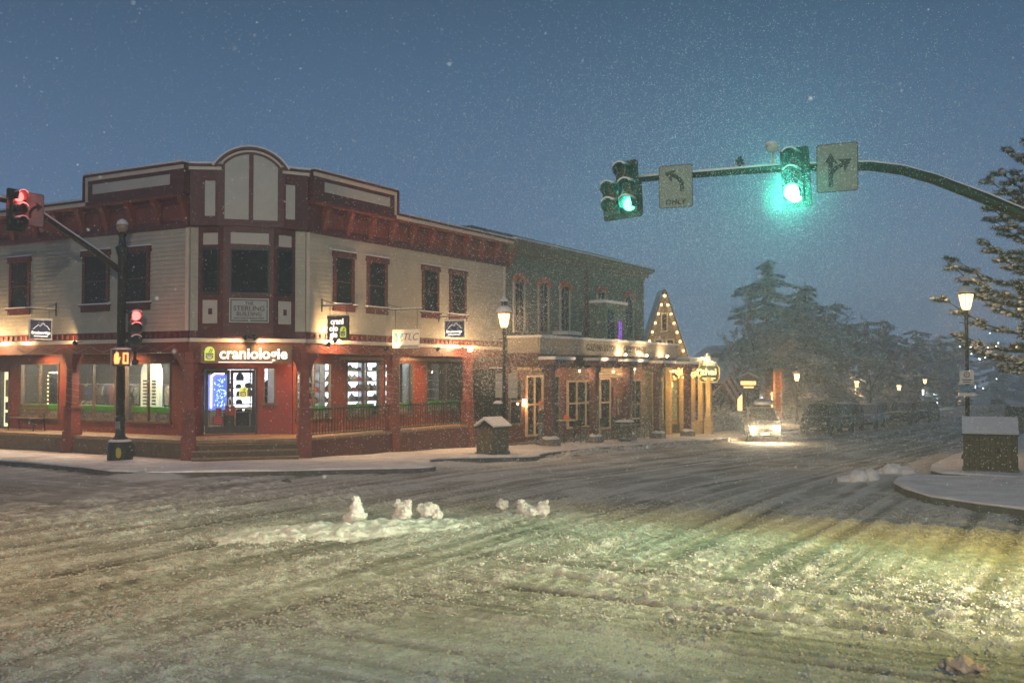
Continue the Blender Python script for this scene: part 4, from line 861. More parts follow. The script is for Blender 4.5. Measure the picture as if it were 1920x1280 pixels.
m = MB(SF); m.box(24.0, 24.5, 0, .2, -.5, 2.2); b2('brick_pier', m, mat('pale_brick_pier', (.45, .38, .26), .7, var=.3, scale=12))
m = MB(SF)
for i in range(7): m.box(24.1, 28.2, .02, .06, 2.62+i*.14, 2.74+i*.14)
b2('pale_clapboard', m, WOODC)
m = MB(SF); m.box(26.2, 28.0, .02, .09, .0, 2.1); rd = b2('red_board', m, REDW)
for s_ in (26.75, 27.5):
    m = MB(SF); m.box(s_-.16, s_+.16, .09, .12, .35, 1.6); x = m.build('notice_panel', mat('notice_dark', (.03, .025, .02), .6), rd)
    m = MB(SF); m.prism([(s_+.10*math.cos(a), .85+.2*math.sin(a)) for a in np.linspace(0, 6.28, 14)], .12, .13); m.box(s_-.08, s_+.08, .12, .13, 1.25, 1.5); m.build('notice_face', TAN, x)
GOLD = emis('faded_gold_letters', (.55, .42, .18), .10, False)
m = MB(SF); m.box(15.6, 18.9, .0, .10, 2.82, 3.0+.25); b2('fascia', m, REDDK)
text('BREAKFAST  LUNCH', .26, tm(SF, 17.3, .11, 3.05), GOLD, B2, name='fascia_lettering')
text('DINNER', .24, tm(SF, 17.2, .09, 2.84-.0), GOLD, B2, name='fascia_lettering') if False else None
DARKL = mat('painted_dark_letters', (.035, .025, .02), .6)
text('GOLD PAN SALOON', .44, tm(SF, 21.5, 1.625, 4.01), DARKL, B2, name='parapet_lettering', sx=.80, bold=.014)
text('CARBOY WINERY', .44, tm(SF, 25.5, 1.625, 4.00), DARKL, B2, name='parapet_lettering', sx=.82, bold=.014)
for y_ in (20.4, 22.4, 24.6, 26.6): spot('parapet_wash', (2.75, y_, 3.45), (1.6, y_, 4.05), 26, (1, .70, .38), 110, .8, .05, B2)
for y_ in (17.5, 29.5): spot('parapet_wash', (3.0, y_, 3.2), (1.6, y_, 4.0), 14, (1, .70, .45), 110, .8, .05, B2)
# foliage garland / vines and lights under the porch
for s_, z_ in ((21.6, 2.55),):
    pass
def bulb(label, x, y, z, pw=14, group='bare bulbs under the saloon porch'):
    t = thing('bulb_lamp', label, 'bulb lamp', (x, y, z), local=False, group=group); m = MB(); m.ball((x, y, z), .05, 8, 6); m.build('bulb', BULB, t); m = MB(); m.tube([(x, y, z+.05), (x, y, z+.12)], .03, 6); m.build('socket', DARKM, t)
    if pw: point('bulb_glow', (x+.02, y, z-.12), pw, (1, .6, .28), .05, t)
for y, z in ((16.9, 3.0), (20.2, 2.95), (24.0, 2.92), (26.6, 3.05), (30.3, 2.98)): bulb('bare warm bulb under the beam of the saloon porch', 1.1, y, z, 26)
t = thing('wall_lantern', 'small glowing wall lantern beside the saloon door, low behind the street lamp', 'wall lamp', (.1, 16.75, 1.55), local=False)
m = MB(); m.box(.02, .16, 16.68, 16.84, 1.4, 1.72); m.build('lamp_glass', emis('amber_glass', (1, .5, .2), 8, False), t); m = MB(); m.frus(0, .2, 16.64, 16.88, 1.72, 1.80, .05, .05); m.build('cap', DARKM, t); point('lamp_glow', (.3, 16.76, 1.5), 15, (1, .5, .22), .05, t)
for k, (s_, lb) in enumerate(((23.45, 'spotlight aimed at the gap between the GOLD PAN SALOON and CARBOY WINERY lettering'), (26.1, 'glaring spotlight below the CARBOY WINERY lettering'), (28.9, 'glaring spotlight on the snowy canopy right of the lettering'))):
    t = thing('spotlight', lb, 'spotlight', tuple(SF @ Vector((s_, 1.9, 3.6))), local=False, group='spotlights on the saloon parapet')
    m = MB(SF); m.tube([(s_, 1.6, 3.70), (s_, 2.0, 3.55), (s_, 2.05, 3.62)], .02, 5); m.build('arm', DARKM, t)
    m = MB(SF); m.tube([(s_, 2.12, 3.60), (s_, 2.03, 3.68)], [.05, .08], 8); m.build('housing', DARKM, t); m = MB(SF); m.ball((s_, 2.0, 3.72), .055, 8, 5); m.build('lamp_face', emis('parapet_spot', (1, .75, .42), 60, False), t)
    spot('spot_beam', tuple(SF @ Vector((s_, 2.0, 3.80))), tuple(SF @ Vector((s_-.0, 1.5, 4.1))), 45 if k < 2 else 30, (1, .68, .36), 150, .6, .05, t)
# tables, stools, barrel on the saloon pavement
def zs_(x, y): return g(x, y)+.17
def bar_table(label, x, y, pump=False):
    z = zs_(x, y); t = thing('bar_table', label, 'table', (x, y, z)); m = MB(); m.box(-.35, .35, -.6, .6, 1.04, 1.08); m.build('table_top', WOODC, t)
    for a in (-.5, .5): m = MB(); m.tube([(0, a, 0), (0, a, 1.04)], .035, 6); m.build('leg', DARKM, t)
bar_table('high bar table with a pumpkin on it in front of the saloon window', .85, 19.6); bar_table('high bar table near the barrel outside the winery', .8, 26.6)
m = MB(); z = zs_(.85, 19.6)+1.08; 
for k in range(8): a = k*PI/4; m.ball((.85+.06*math.cos(a), 19.35+.06*math.sin(a), z+.11), (.085, .085, .12), 8, 6)
m.tube([(.85, 19.35, z+.2), (.86, 19.36, z+.27)], .015, 5); tag(m.build('pumpkin', mat('pumpkin_orange', (.75, .17, .02), .5), loc=(.85, 19.35, z)), 'orange pumpkin on the high bar table', 'pumpkin')
def stool(label, x, y, rz, group):
    z = zs_(x, y); t = thing('bar_stool', label, 'stool', (x, y, z), rz, group); m = MB(); m.box(-.2, .2, -.2, .2, .72, .76); m.build('seat', DARKM, t); m = MB(); m.box(-.2, -.17, -.2, .2, .8, 1.1); m.tube([(-.19, -.18, .76), (-.19, -.18, 1.1)], .015, 5); m.tube([(-.19, .18, .76), (-.19, .18, 1.1)], .015, 5); m.build('backrest', DARKM, t)
    for a in (-.19, .19):
        for b in (-.19, .19): m = MB(); m.tube([(a*1.15, b*1.15, 0), (a*.85, b*.85, .74)], .014, 5); m.build('leg', DARKM, t)
for i, (x, y) in enumerate(((.55, 18.7), (1.25, 20.0), (.6, 23.6), (1.2, 24.1), (.5, 25.7), (1.3, 26.0), (.7, 27.6), (1.35, 27.3), (1.1, 29.4), (.9, 30.6))): stool('black metal bar stool with a low back on the pavement outside the saloon and winery', x, y, i*1.3, 'black bar stools along the saloon front')
z = zs_(2.0, 23.3); t = thing('wine_barrel', 'upright dark wooden barrel with a snow-dusted round top at the pavement edge', 'barrel', (2.0, 23.3, z))
m = MB(); m.lathe((0, 0, 0), [(.28, 0), (.34, .25), (.36, .48), (.34, .72), (.28, .95)], 18); m.build('staves', WOODD, t)
for zz in (.15, .8): m = MB(); m.lathe((0, 0, 0), [(.325 if zz < .5 else .335, zz), (.345, zz+.05)], 18); m.build('hoop', STEEL, t)
m = MB(); m.lathe((0, 0, 0), [(.46, .96), (.46, 1.0), (.3, 1.05), (.05, 1.06)], 18); m.ball((.0, 0, 1.08), .05, 6, 4); m.build('snow_cap', SNOW, t)
# ================================================================ A-frame gable house with string lights
B3 = thing('gabled_restaurant', 'steep pointed gable outlined in small bulbs above a yellow lit restaurant front', 'building', (-2, 34, -.8), local=False)
def b3(name, mb, mt, par=None): return mb.build(name, mt, par or B3)
GW = mat('gable_brown_shingle', (.20, .15, .09), .75, var=.3, scale=4)
KG = fr(.25, 33.0, 0, (.866, .5, 0), (.5, -.866, 0)); GW_ = 1.42; ZA = 7.62; ZB = 3.3
m = MB(KG); m.prism([(-GW_, ZB), (GW_, ZB), (0, ZA-.1)], -2.2, 0); b3('gable_wall', m, GW)
RKM = mat('tan_rake_board', (.26, .20, .12), .7); DRM = mat('dark_roof', (.05, .04, .035), .8)
for k in (-1, 1):
    sl = Vector((k*GW_, ZB-ZA)).normalized(); nn = Vector((-sl.y*k, sl.x*k)); nn = nn if nn.x*k > 0 else -nn
    A_ = Vector((0, ZA)); B_ = A_+sl*4.75
    def strip(o0, o1, n0, n1): m = MB(KG); m.prism([tuple(A_+nn*n0), tuple(B_+nn*n0), tuple(B_+nn*n1), (0, (A_+nn*n1).y+abs(n1)*.0)] if 0 else [tuple(A_+nn*n0), tuple(B_+nn*n0), tuple(B_+nn*n1), tuple(A_+nn*n1)], o0, o1); return m
    r_ = b3('roof_slope', strip(-2.3, .18, 0, .07), DRM); strip(-2.25, .14, .072, .10).build('snow_cap', SNOW, r_)
    rk = b3('rake_board', strip(.10, .16, -.24 if k > 0 else -.14, -.002), RKM)
    for i in range(8):
        p = A_+sl*(.35+.55*i)-nn*(.12 if k > 0 else .07); m = MB(KG); m.ball((p.x, .22, p.y), .07, 8, 5); m.build('bulb', BULBS, rk)
for s0, s1, z0, z1 in ((-.22, .18, 5.2, 6.3), (-.62, -.12, 3.7, 4.8), (.05, .55, 3.7, 4.8)):
    m = MB(KG); m.box(s0, s1, 0, .05, z0, z1); f = b3('window_frame', m, WOODC); m = MB(KG); m.box(s0+.08, s1-.08, .05, .07, z0+.08, z1-.08); m.build('pane', PANE, f)
for s_, z_, p_ in ((-.9, 4.3, 12), (.9, 4.3, 12), (0, 6.3, 9)): point('gable_glow', tuple(KG @ Vector((s_, .9, z_))), p_, (1, .6, .25), .1, B3)
m = MB(); m.box(-5, -.25, 30.5, 38.2, -1.4, 3.7); b3('restaurant_wall', m, mat('restaurant_dark_boards', (.10, .09, .055), .7, var=.3))
m = MB(); m.box(-.3, 1.5, 31.4, 38.4, 3.3, 3.62); pr = b3('porch_roof', m, mat('porch_roof_board', (.22, .19, .15), .7)); m = MB(); m.box(-.3, 1.6, 31.5, 38.5, 3.62, 3.75); m.build('snow_cap', SNOW, pr)
YW = mat('warm_yellow_timber', (.60, .43, .17), .6)
for x, y in ((1.2, 34.2), (1.2, 36.4), (.1, 32.0), (.1, 34.0), (.1, 36.2), (.1, 38.0)):
    zg = g(x, y)+.1; m = MB(); m.box(x-.14, x+.14, y-.14, y+.14, zg, 3.3); b3('porch_column', m, YW)
for y0, y1 in ((32.3, 33.8), (34.3, 36.0), (36.5, 37.9)):
    m = MB(); m.box(-.25, -.15, y0, y1, -.2, 2.6); f = b3('window_frame', m, YW); m = MB(); m.box(-.15, -.12, y0+.12, y1-.12, 0.0, 2.4); m.build('pane', mat('lit_dim_green_pane', (.04, .05, .03), .2, var=.8, scale=3, emit=(.35, .28, .10), es=.18), f)
m = MB(); m.box(1.15, 1.25, 33.3, 38.2, -1.3, .0); b3('railing_panel', m, YW)
for y in (32.6, 35.2, 37.3): point('porch_glow', (.8, y, 2.1), 28, (1, .58, .18), .12, B3)
# string light clusters
t = thing('string_lights', 'thick cluster of warm string lights under the restaurant eaves', 'string lights', (1.3, 35, 2.9), local=False)
rs = random.Random(4); m = MB(); pts = []
for i in range(60): y = 31.6+i*6.6/60; pts.append((1.35, y, 2.95+.12*math.sin(i*1.7)))
m.tube(pts, .012, 4); m.build('wire', DARKM, t); m = MB()
for i in range(230): m.ball((1.3+rs.uniform(-.15, .2), 31.5+rs.random()*6.9, 2.88+rs.gauss(0, .15)), rs.uniform(.022, .042), 5, 3, seed=i)
o = m.build('fairy_bulbs', emis('amber_fairy_bulb', (1, .52, .12), 5, False), t); tag(o, kind='stuff')
# restaurant sign on its post
YL = emis('warm_lit_sign_letters', (1, .82, .35), 1.1, False)
px_, py_ = 1.75, 36.2; zz = g(px_, py_)+.12
t = thing('restaurant_sign', 'glowing six-sided sign reading thai on a tall yellow post, heaped with snow', 'sign', (px_, py_, zz), local=False)
m = MB(); m.box(px_-.14, px_+.14, py_-.14, py_+.14, zz, 2.6); m.box(px_-.22, px_+.22, py_-.22, py_+.22, zz, zz+1.0); m.build('post', YW, t)
SG = mat('sign_dark_green', (.06, .075, .03), .6)
KS = fr(px_, py_, 0, (math.cos(R(30)), math.sin(R(30)), 0), (math.sin(R(30)), -math.cos(R(30)), 0))
m = MB(KS); m.prism([(-.62, 2.55), (-.45, 2.3), (.45, 2.3), (.62, 2.55), (.62, 3.15), (.45, 3.32), (-.45, 3.32), (-.62, 3.15)], -.08, .08); m.build('sign_board', SG, t)
m = MB(KS); P = [(-.62, 2.55), (-.45, 2.3), (.45, 2.3), (.62, 2.55), (.62, 3.15), (.45, 3.32), (-.45, 3.32), (-.62, 3.15), (-.62, 2.55)]; m.tube([(a, .09, b) for a, b in P], .025, 5, sm=False); m.build('sign_rim', emis('gold_rim', (1, .7, .2), .25, False), t)
text('thai', .52, KS @ tm(None, .02, .09, 2.90), YL, t, bold=.012, sx=1.15); m = MB(KS); m.box(-.4, .4, .08, .09, 2.50, 2.54); m.box(-.25, .25, .08, .09, 2.40, 2.44); m.build('strip', YL, t)
m = MB(KS); m.ball((-.05, 0, 3.55), (.30, .2, .36), 10, 8, .2, seed=2); m.ball((.25, 0, 3.4), (.3, .2, .18), 10, 6, .2, seed=3); m.ball((-.1, 0, 3.85), (.12, .1, .2), 8, 6, .2, seed=5); m.build('snow_heap', SNOW, t)
point('sign_glow', tuple(KS @ Vector((-.2, .75, 3.6))), 28, (1, .75, .35), .08, t); point('sign_glow', tuple(KS @ Vector((.0, .8, 1.2))), 12, (1, .6, .2), .08, t)
# flag and second sign
t = thing('flag', 'striped flag hanging limp from an angled pole beside the restaurant sign', 'flag', (1.6, 37.4, 1.4), local=False)
A_ = Vector((1.5, 37.0, 1.35)); B_ = Vector((2.6, 38.6, 3.0)); m = MB(); m.tube([A_, B_], .03, 6); m.build('flag_pole', WOODC, t)
FS = [mat('flag_red', (.22, .04, .04), .8), mat('flag_white', (.4, .38, .36), .8)]
m = MB(); U = (B_-A_)
for i in range(6):
    p0 = A_+U*(.45+.07*i); p1 = A_+U*(.45+.07*(i+1)); q = Vector((.5, .62, -1.15)); m.add([tuple(p0), tuple(p1), tuple(p1+q*(1-.02*i)), tuple(p0+q*(1-.02*i)), tuple(p0+Vector((.02, -.02, 0))), tuple(p1+Vector((.02, -.02, 0))), tuple(p1+q+Vector((.02, -.02, 0))), tuple(p0+q+Vector((.02, -.02, 0)))], [(0, 1, 2, 3), (4, 5, 6, 7), (0, 1, 5, 4), (2, 3, 7, 6), (1, 2, 6, 5), (3, 0, 4, 7)], i % 2)
m.build('flag_cloth', FS, t)
px_, py_ = 1.9, 43.5; zz = g(px_, py_)+.1
t = thing('shop_sign', 'small hexagonal tan sign with a little snowy roof beyond the flag', 'sign', (px_, py_, zz), local=False)
KS = fr(px_, py_, 0, (math.cos(R(30)), math.sin(R(30)), 0), (math.sin(R(30)), -math.cos(R(30)), 0))
m = MB(KS); m.prism([(-.62, 1.85), (0, 1.5), (.62, 1.85), (.62, 2.5), (0, 2.8), (-.62, 2.5)], -.06, .06); m.build('sign_board', mat('tan_sign_board', (.30, .20, .08), .6), t)
m = MB(KS); m.box(-.5, .5, .06, .07, 2.05, 2.3); m.box(-.3, .35, .06, .07, 1.85, 1.96); m.build('strip', emis('warm_sign_strip', (1, .65, .25), .9, False), t)
m = MB(KS); m.prism([(-.7, 2.48), (0, 2.82), (.7, 2.48), (.7, 2.56), (0, 2.92), (-.7, 2.56)], -.12, .12); m.build('snow_cap', SNOW, t); m = MB(KS); m.box(-.05, .05, -.06, .0, zz, 2.0); m.build('post', WOODD, t)
# dark buildings beyond
def simple_house(name, label, x0, x1, y0, y1, h, mt, lit=(), ridge=0, col=None):
    z = g(x1, y0); t = thing(name, label, 'building', ((x0+x1)/2, (y0+y1)/2, z), local=False); m = MB(); m.box(x0, x1, y0, y1, z-.5, z+h); m.build('wall', mt, t)
    m = MB(); yc = (y0+y1)/2; m.prism([(y0-.4, z+h), (y1+.4, z+h), (yc, z+h+ridge)] if ridge else [(y0-.3, z+h), (y1+.3, z+h), (y1+.3, z+h+.3), (y0-.3, z+h+.3)], x0, x1+.4, ax='x'); m.build('roof', SNOWB, t)
    for a, b, c, d, f in lit: m = MB(); m.box(x1, x1+.06, a, b, z+c, z+d); m.build('window', f, t)
    return t
WARMW = emis('distant_warm_window', (1, .6, .25), 1.0, False); COOLW = emis('distant_white_window', (.8, .95, 1), 1.6, False)
DKB = mat('dark_timber_wall', (.05, .042, .035), .8, var=.3)
simple_house('timber_shop', 'low dark timber shop behind the hedge, right of the restaurant', -7, -1.2, 44.5, 53, 3.2, DKB, [(45.5, 46.6, .9, 2.0, PANE), (51, 52, .9, 2.4, WARMW)], 1.6)
ot = thing('timber_gateway', 'pair of orange lit timber pillars behind the second street lamp', 'gateway', (-.3, 55.5, g(-.3, 55.5)), local=False)
for x, y, w in ((.5, 53.6, .30), (.3, 56.4, .26)):
    m = MB(); z = g(x, y); m.box(x-w, x+w, y-w, y+w, z, 3.0); m.build('pillar', mat('orange_lit_timber', (.36, .17, .06), .7), ot)
m = MB(); m.box(.0, .8, 53.3, 56.7, 2.95, 3.15); m.build('lintel', DKB, ot); m = MB(); m.box(.75, .82, 52.9, 53.1, -.7, 1.4); m.build('light_panel', emis('yellow_lit_panel', (1, .65, .2), 2, False), ot); point('pillar_glow', (1.6, 54.4, 1.6), 90, (1, .45, .12), .1, ot)
simple_house('timber_shop', 'two storey dark shop with a few pale windows behind the parked cars', -9, -2.5, 60, 74, 4.6, DKB, [(61, 62.2, 1, 2.4, COOLW), (66, 68, 1, 2.0, WARMW), (70, 72, 1, 2.0, WARMW)], 2)
simple_house('brick_shop', 'far flat roofed shop front with a greenish lit doorway down the street', -6, 1.5, 118, 140, 4.5, DKB, [(120, 121.4, .5, 2.8, COOLW), (123, 126, .6, 2.4, WARMW), (130, 134, .6, 2.2, COOLW)])
simple_house('brick_shop', 'far dark shop front with a small warm window at the end of the street', -7, 2.2, 150, 172, 5.5, DKB, [(152, 155, .5, 2.8, WARMW), (160, 164, .6, 2.6, WARMW)])
# ================================================================ street lamps
def lamp_parts(t, h, far=False, top=None):
    """h = height of the lantern's middle above the base"""
    k = 1.0; zb = h-.27
    m = MB(); m.lathe((0, 0, 0), [(.21, 0), (.21, .12), (.15, .2), (.13, .55), (.15, .6), (.10, .7), (.075, .85)], 14); m.build('base', GREENM, t)
    m = MB(); m.lathe((0, 0, 0), [(.075, .85), (.055, zb-.25), (.085, zb-.2), (.05, zb-.12), (.10, zb-.02), (.12, zb)], 12); m.tube([(-.22, 0, zb-.42), (.22, 0, zb-.42)], .015, 6); m.build('pole', GREENM, t)
    m = MB(); m.lathe((0, 0, 0), [(.11, zb), (.15, zb+.1), (.215, zb+.42), (.225, zb+.5)], 8, sm=False); m.build('lantern_glass', LANTFAR if far else LANT, t)
    m = MB()
    for i in range(8):
        a = i*PI/4; m.tube([(.118*math.cos(a), .118*math.sin(a), zb), (.222*math.cos(a), .222*math.sin(a), zb+.43), (.235*math.cos(a), .235*math.sin(a), zb+.5)], .012, 4)
    m.lathe((0, 0, 0), [(.27, zb+.5), (.285, zb+.53), (.24, zb+.6), (.20, zb+.68), (.11, zb+.75), (.10, zb+.9), (.15, zb+.93), (.13, zb+.98), (.03, zb+1.06), (.01, zb+1.12)], 14); m.build('lantern_cage', GREENM, t)
    m = MB(); m.lathe((0, 0, 0), [(.29, zb+.55), (.29, zb+.60), (.25, zb+.70), (.17, zb+.77), (.11, zb+.79)], 14); m.lathe((0, 0, 0), [(.16, zb+.95), (.155, zb+1.0), (.07, zb+1.10), (.015, zb+1.2)], 12); m.build('snow_cap', SNOW, t)
def lamp(label, x, y, zl, far=False, off=.14):
    z = g(x, y)+off; t = thing('street_lamp', label, 'street lamp', (x, y, z), group='lit lantern street lamps'); lamp_parts(t, zl-z, far)
    if not far: point('lamp_glow', (0, 0, zl-z-.42), 420, (1, .60, .26), .1, t)
    else: point('lamp_glow', (0, 0, zl-z-.42), 170, (1, .58, .24), .12, t)
    return t
l1 = lamp('nearest lit lantern lamp, behind the slatted bin by the corner shop', 3.06, 9.95, 4.80)
m = MB(); m.box(-.42, -.13, .08, .11, 2.05, 2.95); m.box(.13, .50, .08, .11, 2.05, 2.95); m.build('sign_plate', SIGNB, l1); m = MB(); m.box(-.45, .55, .04, .08, 2.35, 2.40); m.box(-.45, .55, .04, .08, 2.65, 2.70); m.build('sign_strap', STEEL, l1)
m = MB(); m.box(-.62, .0, -.02, .02, 3.10, 3.13); m.build('banner_arm', DARKM, l1); m = MB(); m.box(-.62, -.05, -.03, .03, 3.13, 3.17); m.build('snow_cap', SNOW, l1)
t = thing('mail_drop', 'rounded dark green box strapped to the nearest street lamp, below the bare signs', 'box', (2.92, 9.75, 1.2), local=True)
m = MB(); m.box(-.16, .14, -.12, .12, .0, .5); m.lathe((0, 0, .5), [(.19, 0), (.14, .1), (.02, .14)], 10); m.build('box_body', GREENM, t); m = MB(); m.lathe((0, 0, .55), [(.18, 0), (.13, .08), (.02, .11)], 10); m.build('snow_cap', SNOW, t)
lamp('lit lantern lamp standing by the orange timber pillars beyond the restaurant', 1.9, 55.8, 2.50, True)
lamp('lit lantern lamp behind the parked cars, third along the left pavement', 3.7, 68.5, 1.86, True)
lamp('lit lantern lamp half hidden by a trunk, fourth along the left pavement', 3.6, 90.0, 1.28, True)
lamp('farthest lit lantern lamp, standing clear on the snow left of the tall lamp post', 3.0, 112.0, 1.75, True)
lr = lamp('tall lit lantern lamp under the snowy pine on the right', 18.2, 14.3, 5.22, False, .17)
m = MB(); m.box(-.22, .22, -.09, -.07, 2.48, 2.92); m.build('parking_sign', WHITE, lr); sg = lr
m = MB(); m.tube([(.085*math.cos(a/12*2*PI), -.095, 2.79+.085*math.sin(a/12*2*PI)) for a in range(13)], .012, 4); m.build('sign_ring', BLACK, lr); text('P', .13, tm(None, 0, 0, 0) and (Matrix.Translation((0, -.096, 2.79)) @ Matrix.Rotation(PI/2, 4, 'X')), BLACK, lr)
m = MB(); m.box(-.15, .15, -.095, -.09, 2.60, 2.63); m.box(-.12, .12, -.095, -.09, 2.53, 2.56); m.build('strip', BLACK, lr)
m = MB(); m.box(-.24, .24, -.09, -.07, 2.22, 2.44); m.build('blue_sign', mat('sign_pale_blue', (.10, .22, .36), .5), lr); m = MB(); m.box(-.24, .24, -.09, -.07, 2.08, 2.19); m.build('lower_sign', WHITE, lr)
# ================================================================ slatted bins
BX, BY = 3.17, 8.95
def bin_(label, x, y, rz, w, d, h, lidh, off=.16, gable_x=True):
    z = g(x, y)+off; t = thing('slatted_bin', label, 'litter bin', (x, y, z), rz, 'slatted timber litter bins with snowy gable lids')
    m = MB(); m.box(-w/2+.03, w/2-.03, -d/2+.03, d/2-.03, .0, h); m.build('liner', BLACK, t)
    m = MB(); n = int(w/.135)
    for i in range(n):
        a = -w/2+w*i/n; 
        for s_ in (-1, 1): m.box(a+.008, a+w/n-.008, s_*d/2-.02, s_*d/2+.02, .05, h)
    n = int(d/.135)
    for i in range(n):
        a = -d/2+d*i/n
        for s_ in (-1, 1): m.box(s_*w/2-.021, s_*w/2+.021, a+.008, a+d/n-.008, .05, h-.002)
    m.build('slats', WOODD, t); m = MB(); m.box(-w/2-.05, w/2+.05, -d/2-.05, d/2+.05, -.05, .09); m.build('plinth', WOODD, t)
    m = MB(); m.box(-w/2-.05, w/2+.05, -d/2-.05, d/2+.05, h, h+.045); m.build('rim', DARKM, t)
    hw = d/2+.04
    m = MB(); m.prism([(-hw, h+.045), (hw, h+.045), (0, h+lidh)], -w/2+.05, w/2-.05, ax='x'); m.build('lid', DARKM, t)
    m = MB()
    for s_ in (-1, 1): m.prism([(s_*(hw+.05), h+.05), (s_*(hw+.09), h+.10), (0, h+lidh+.10), (0, h+lidh+.0)], -w/2-.04, w/2+.04, ax='x')
    m.build('snow_cap', SNOW, t)
    return t
bin_('slatted timber bin with a snowy gable lid beside the nearest street lamp', BX, BY, R(76), .80, .80, .96, .30)
b_ = bin_('wide slatted timber bin with snowy lid on the right hand pavement', 19.27, 9.7, R(6), 1.36, 1.0, 1.02, .42, off=.18)
m = MB(); m.box(.12, .24, -.60, -.57, .55, .68); m.build('latch', DARKM, b_)
# green utility cabinet behind
x, y = 21.0, 11.6; z = g(x, y)+.18; t = thing('utility_cabinet', 'tall dark green cabinet capped with snow behind the right hand bin', 'cabinet', (x, y, z), R(6))
m = MB(); m.box(-.75, .75, -.5, .5, 0, 1.62); m.build('cabinet_body', GREENM, t, bevel=.02); m = MB(); m.box(-.02, .02, -.515, -.5, .1, 1.5); m.build('door_seam', BLACK, t)
m = MB(); m.ball((0, 0, 1.6), (.85, .6, .2), 14, 8, .1, cut=.05, seed=4); m.build('snow_cap', SNOW, t)
# ================================================================ traffic signals
def lens_mat(n, c, e): return emis(n, c, e)
LOFF = mat('unlit_lens', (.02, .02, .02), .25)
GRN = emis('green_lens', (.40, 1, .85), 90); GRN2 = emis('green_lens_side', (.07, 1, .58), 5); REDL = emis('red_lens', (1, .055, .05), 4.5)
HOUS = mat('signal_housing', (.012, .035, .026), .5, var=.2)
def visor(m, x, z, r, y0, L_, a0=-35, a1=215, n=14, th=.006):
    """open-bottomed tube reaching from y0 towards -y"""
    vs = []; 
    for i in range(n+1):
        a = R(a0+(a1-a0)*i/n)
        for rr_, yy in ((r, y0), (r, y0-L_), (r-th, y0-L_), (r-th, y0)): vs.append((x+rr_*math.cos(a), yy+(.10*max(0, -math.sin(a)) if yy != y0 else 0), z+rr_*math.sin(a)))
    fs = [(i*4+k, (i+1)*4+k, (i+1)*4+(k+1) % 4, i*4+(k+1) % 4) for i in range(n) for k in range(4)]
    m.add(vs, fs, 0, True)
def head(t, cells, lit, plate=None, snow=True):
    """cells: (x,z) of each lens; lit: {index: material}; faces -y"""
    if plate: m = MB(); [m.prism(P, .0, .02) for P in plate]; m.build('backplate', HOUS, t)
    for i, (x, z) in enumerate(cells):
        m = MB(); m.box(x-.17, x+.17, -.10, .18, z-.175, z+.175); visor(m, x, z, .155, -.10, .25); s_ = m.build('signal_section', HOUS, t)
        m = MB(); m.prism([(x+.145*math.cos(a), z+.145*math.sin(a)) for a in np.linspace(0, 2*PI, 19)[:-1]], -.125, -.101); m.build('lens', lit.get(i, LOFF), s_)
        if snow:
            m = MB(); visor(m, x, z, .19, -.10, .24, 35, 145, 10, .036); m.build('snow_cap', SNOW, s_)
def rr_poly(x0, x1, z0, z1, r=.06):
    P = []
    for cx, cz, a in ((x1-r, z1-r, 0), (x0+r, z1-r, 90), (x0+r, z0+r, 180), (x1-r, z0+r, 270)):
        for k in range(4): P.append((cx+r*math.cos(R(a+k*30)), cz+r*math.sin(R(a+k*30))))
    return P
def arrow_sign(t, x, z, w, h, kind, y=-.03):
    m = MB(); m.prism(rr_poly(x-w/2, x+w/2, z-h/2, z+h/2, .05), y-.004, y); m.build('sign_rim', BLACK, t)
    m = MB(); m.prism(rr_poly(x-w/2+.015, x+w/2-.015, z-h/2+.015, z+h/2-.015, .045), y-.008, y-.004); m.build('sign_face', mat('sign_grey_white', (.20, .205, .19), .6, var=.12), t)
    m = MB(); yy = (y-.013, y-.008)
    def thick(P, wd):
        for a, b in zip(P[:-1], P[1:]):
            d = Vector((b[0]-a[0], b[1]-a[1])).normalized(); n = Vector((-d.y, d.x))*wd/2; e_ = d*wd*.1
            m.prism([(a[0]+n.x-e_.x, a[1]+n.y-e_.y), (a[0]-n.x-e_.x, a[1]-n.y-e_.y), (b[0]-n.x+e_.x, b[1]-n.y+e_.y), (b[0]+n.x+e_.x, b[1]+n.y+e_.y)], *yy)
    def tip(a, ang, s_):
        c, q = math.cos(R(ang)), math.sin(R(ang)); m.prism([(a[0]+c*s_, a[1]+q*s_), (a[0]-q*s_*.8-c*s_*.3, a[1]+c*s_*.8-q*s_*.3), (a[0], a[1]), (a[0]+q*s_*.8-c*s_*.3, a[1]-c*s_*.8-q*s_*.3)], *yy)
    if kind == 'left':
        thick([(x+.14, z-.10), (x+.14, z+.02), (x+.12, z+.10), (x+.06, z+.17), (x-.02, z+.22), (x-.08, z+.25)], .085); tip((x-.08, z+.24), 160, .17)
    if kind == 'through_right':
        thick([(x-.12, z-.36), (x-.12, z+.12)], .085); tip((x-.12, z+.12), 90, .17); thick([(x-.12, z-.12), (x-.04, z-.02), (x+.12, z+.06)], .085); tip((x+.12, z+.06), 28, .18)
    if kind == 'right':
        thick([(x-.14, z-.25), (x-.13, z-.1), (x-.08, z+.0), (x+.02, z+.07), (x+.1, z+.09)], .08); tip((x+.1, z+.09), 10, .17)
    m.build('arrow', BLACK, t)
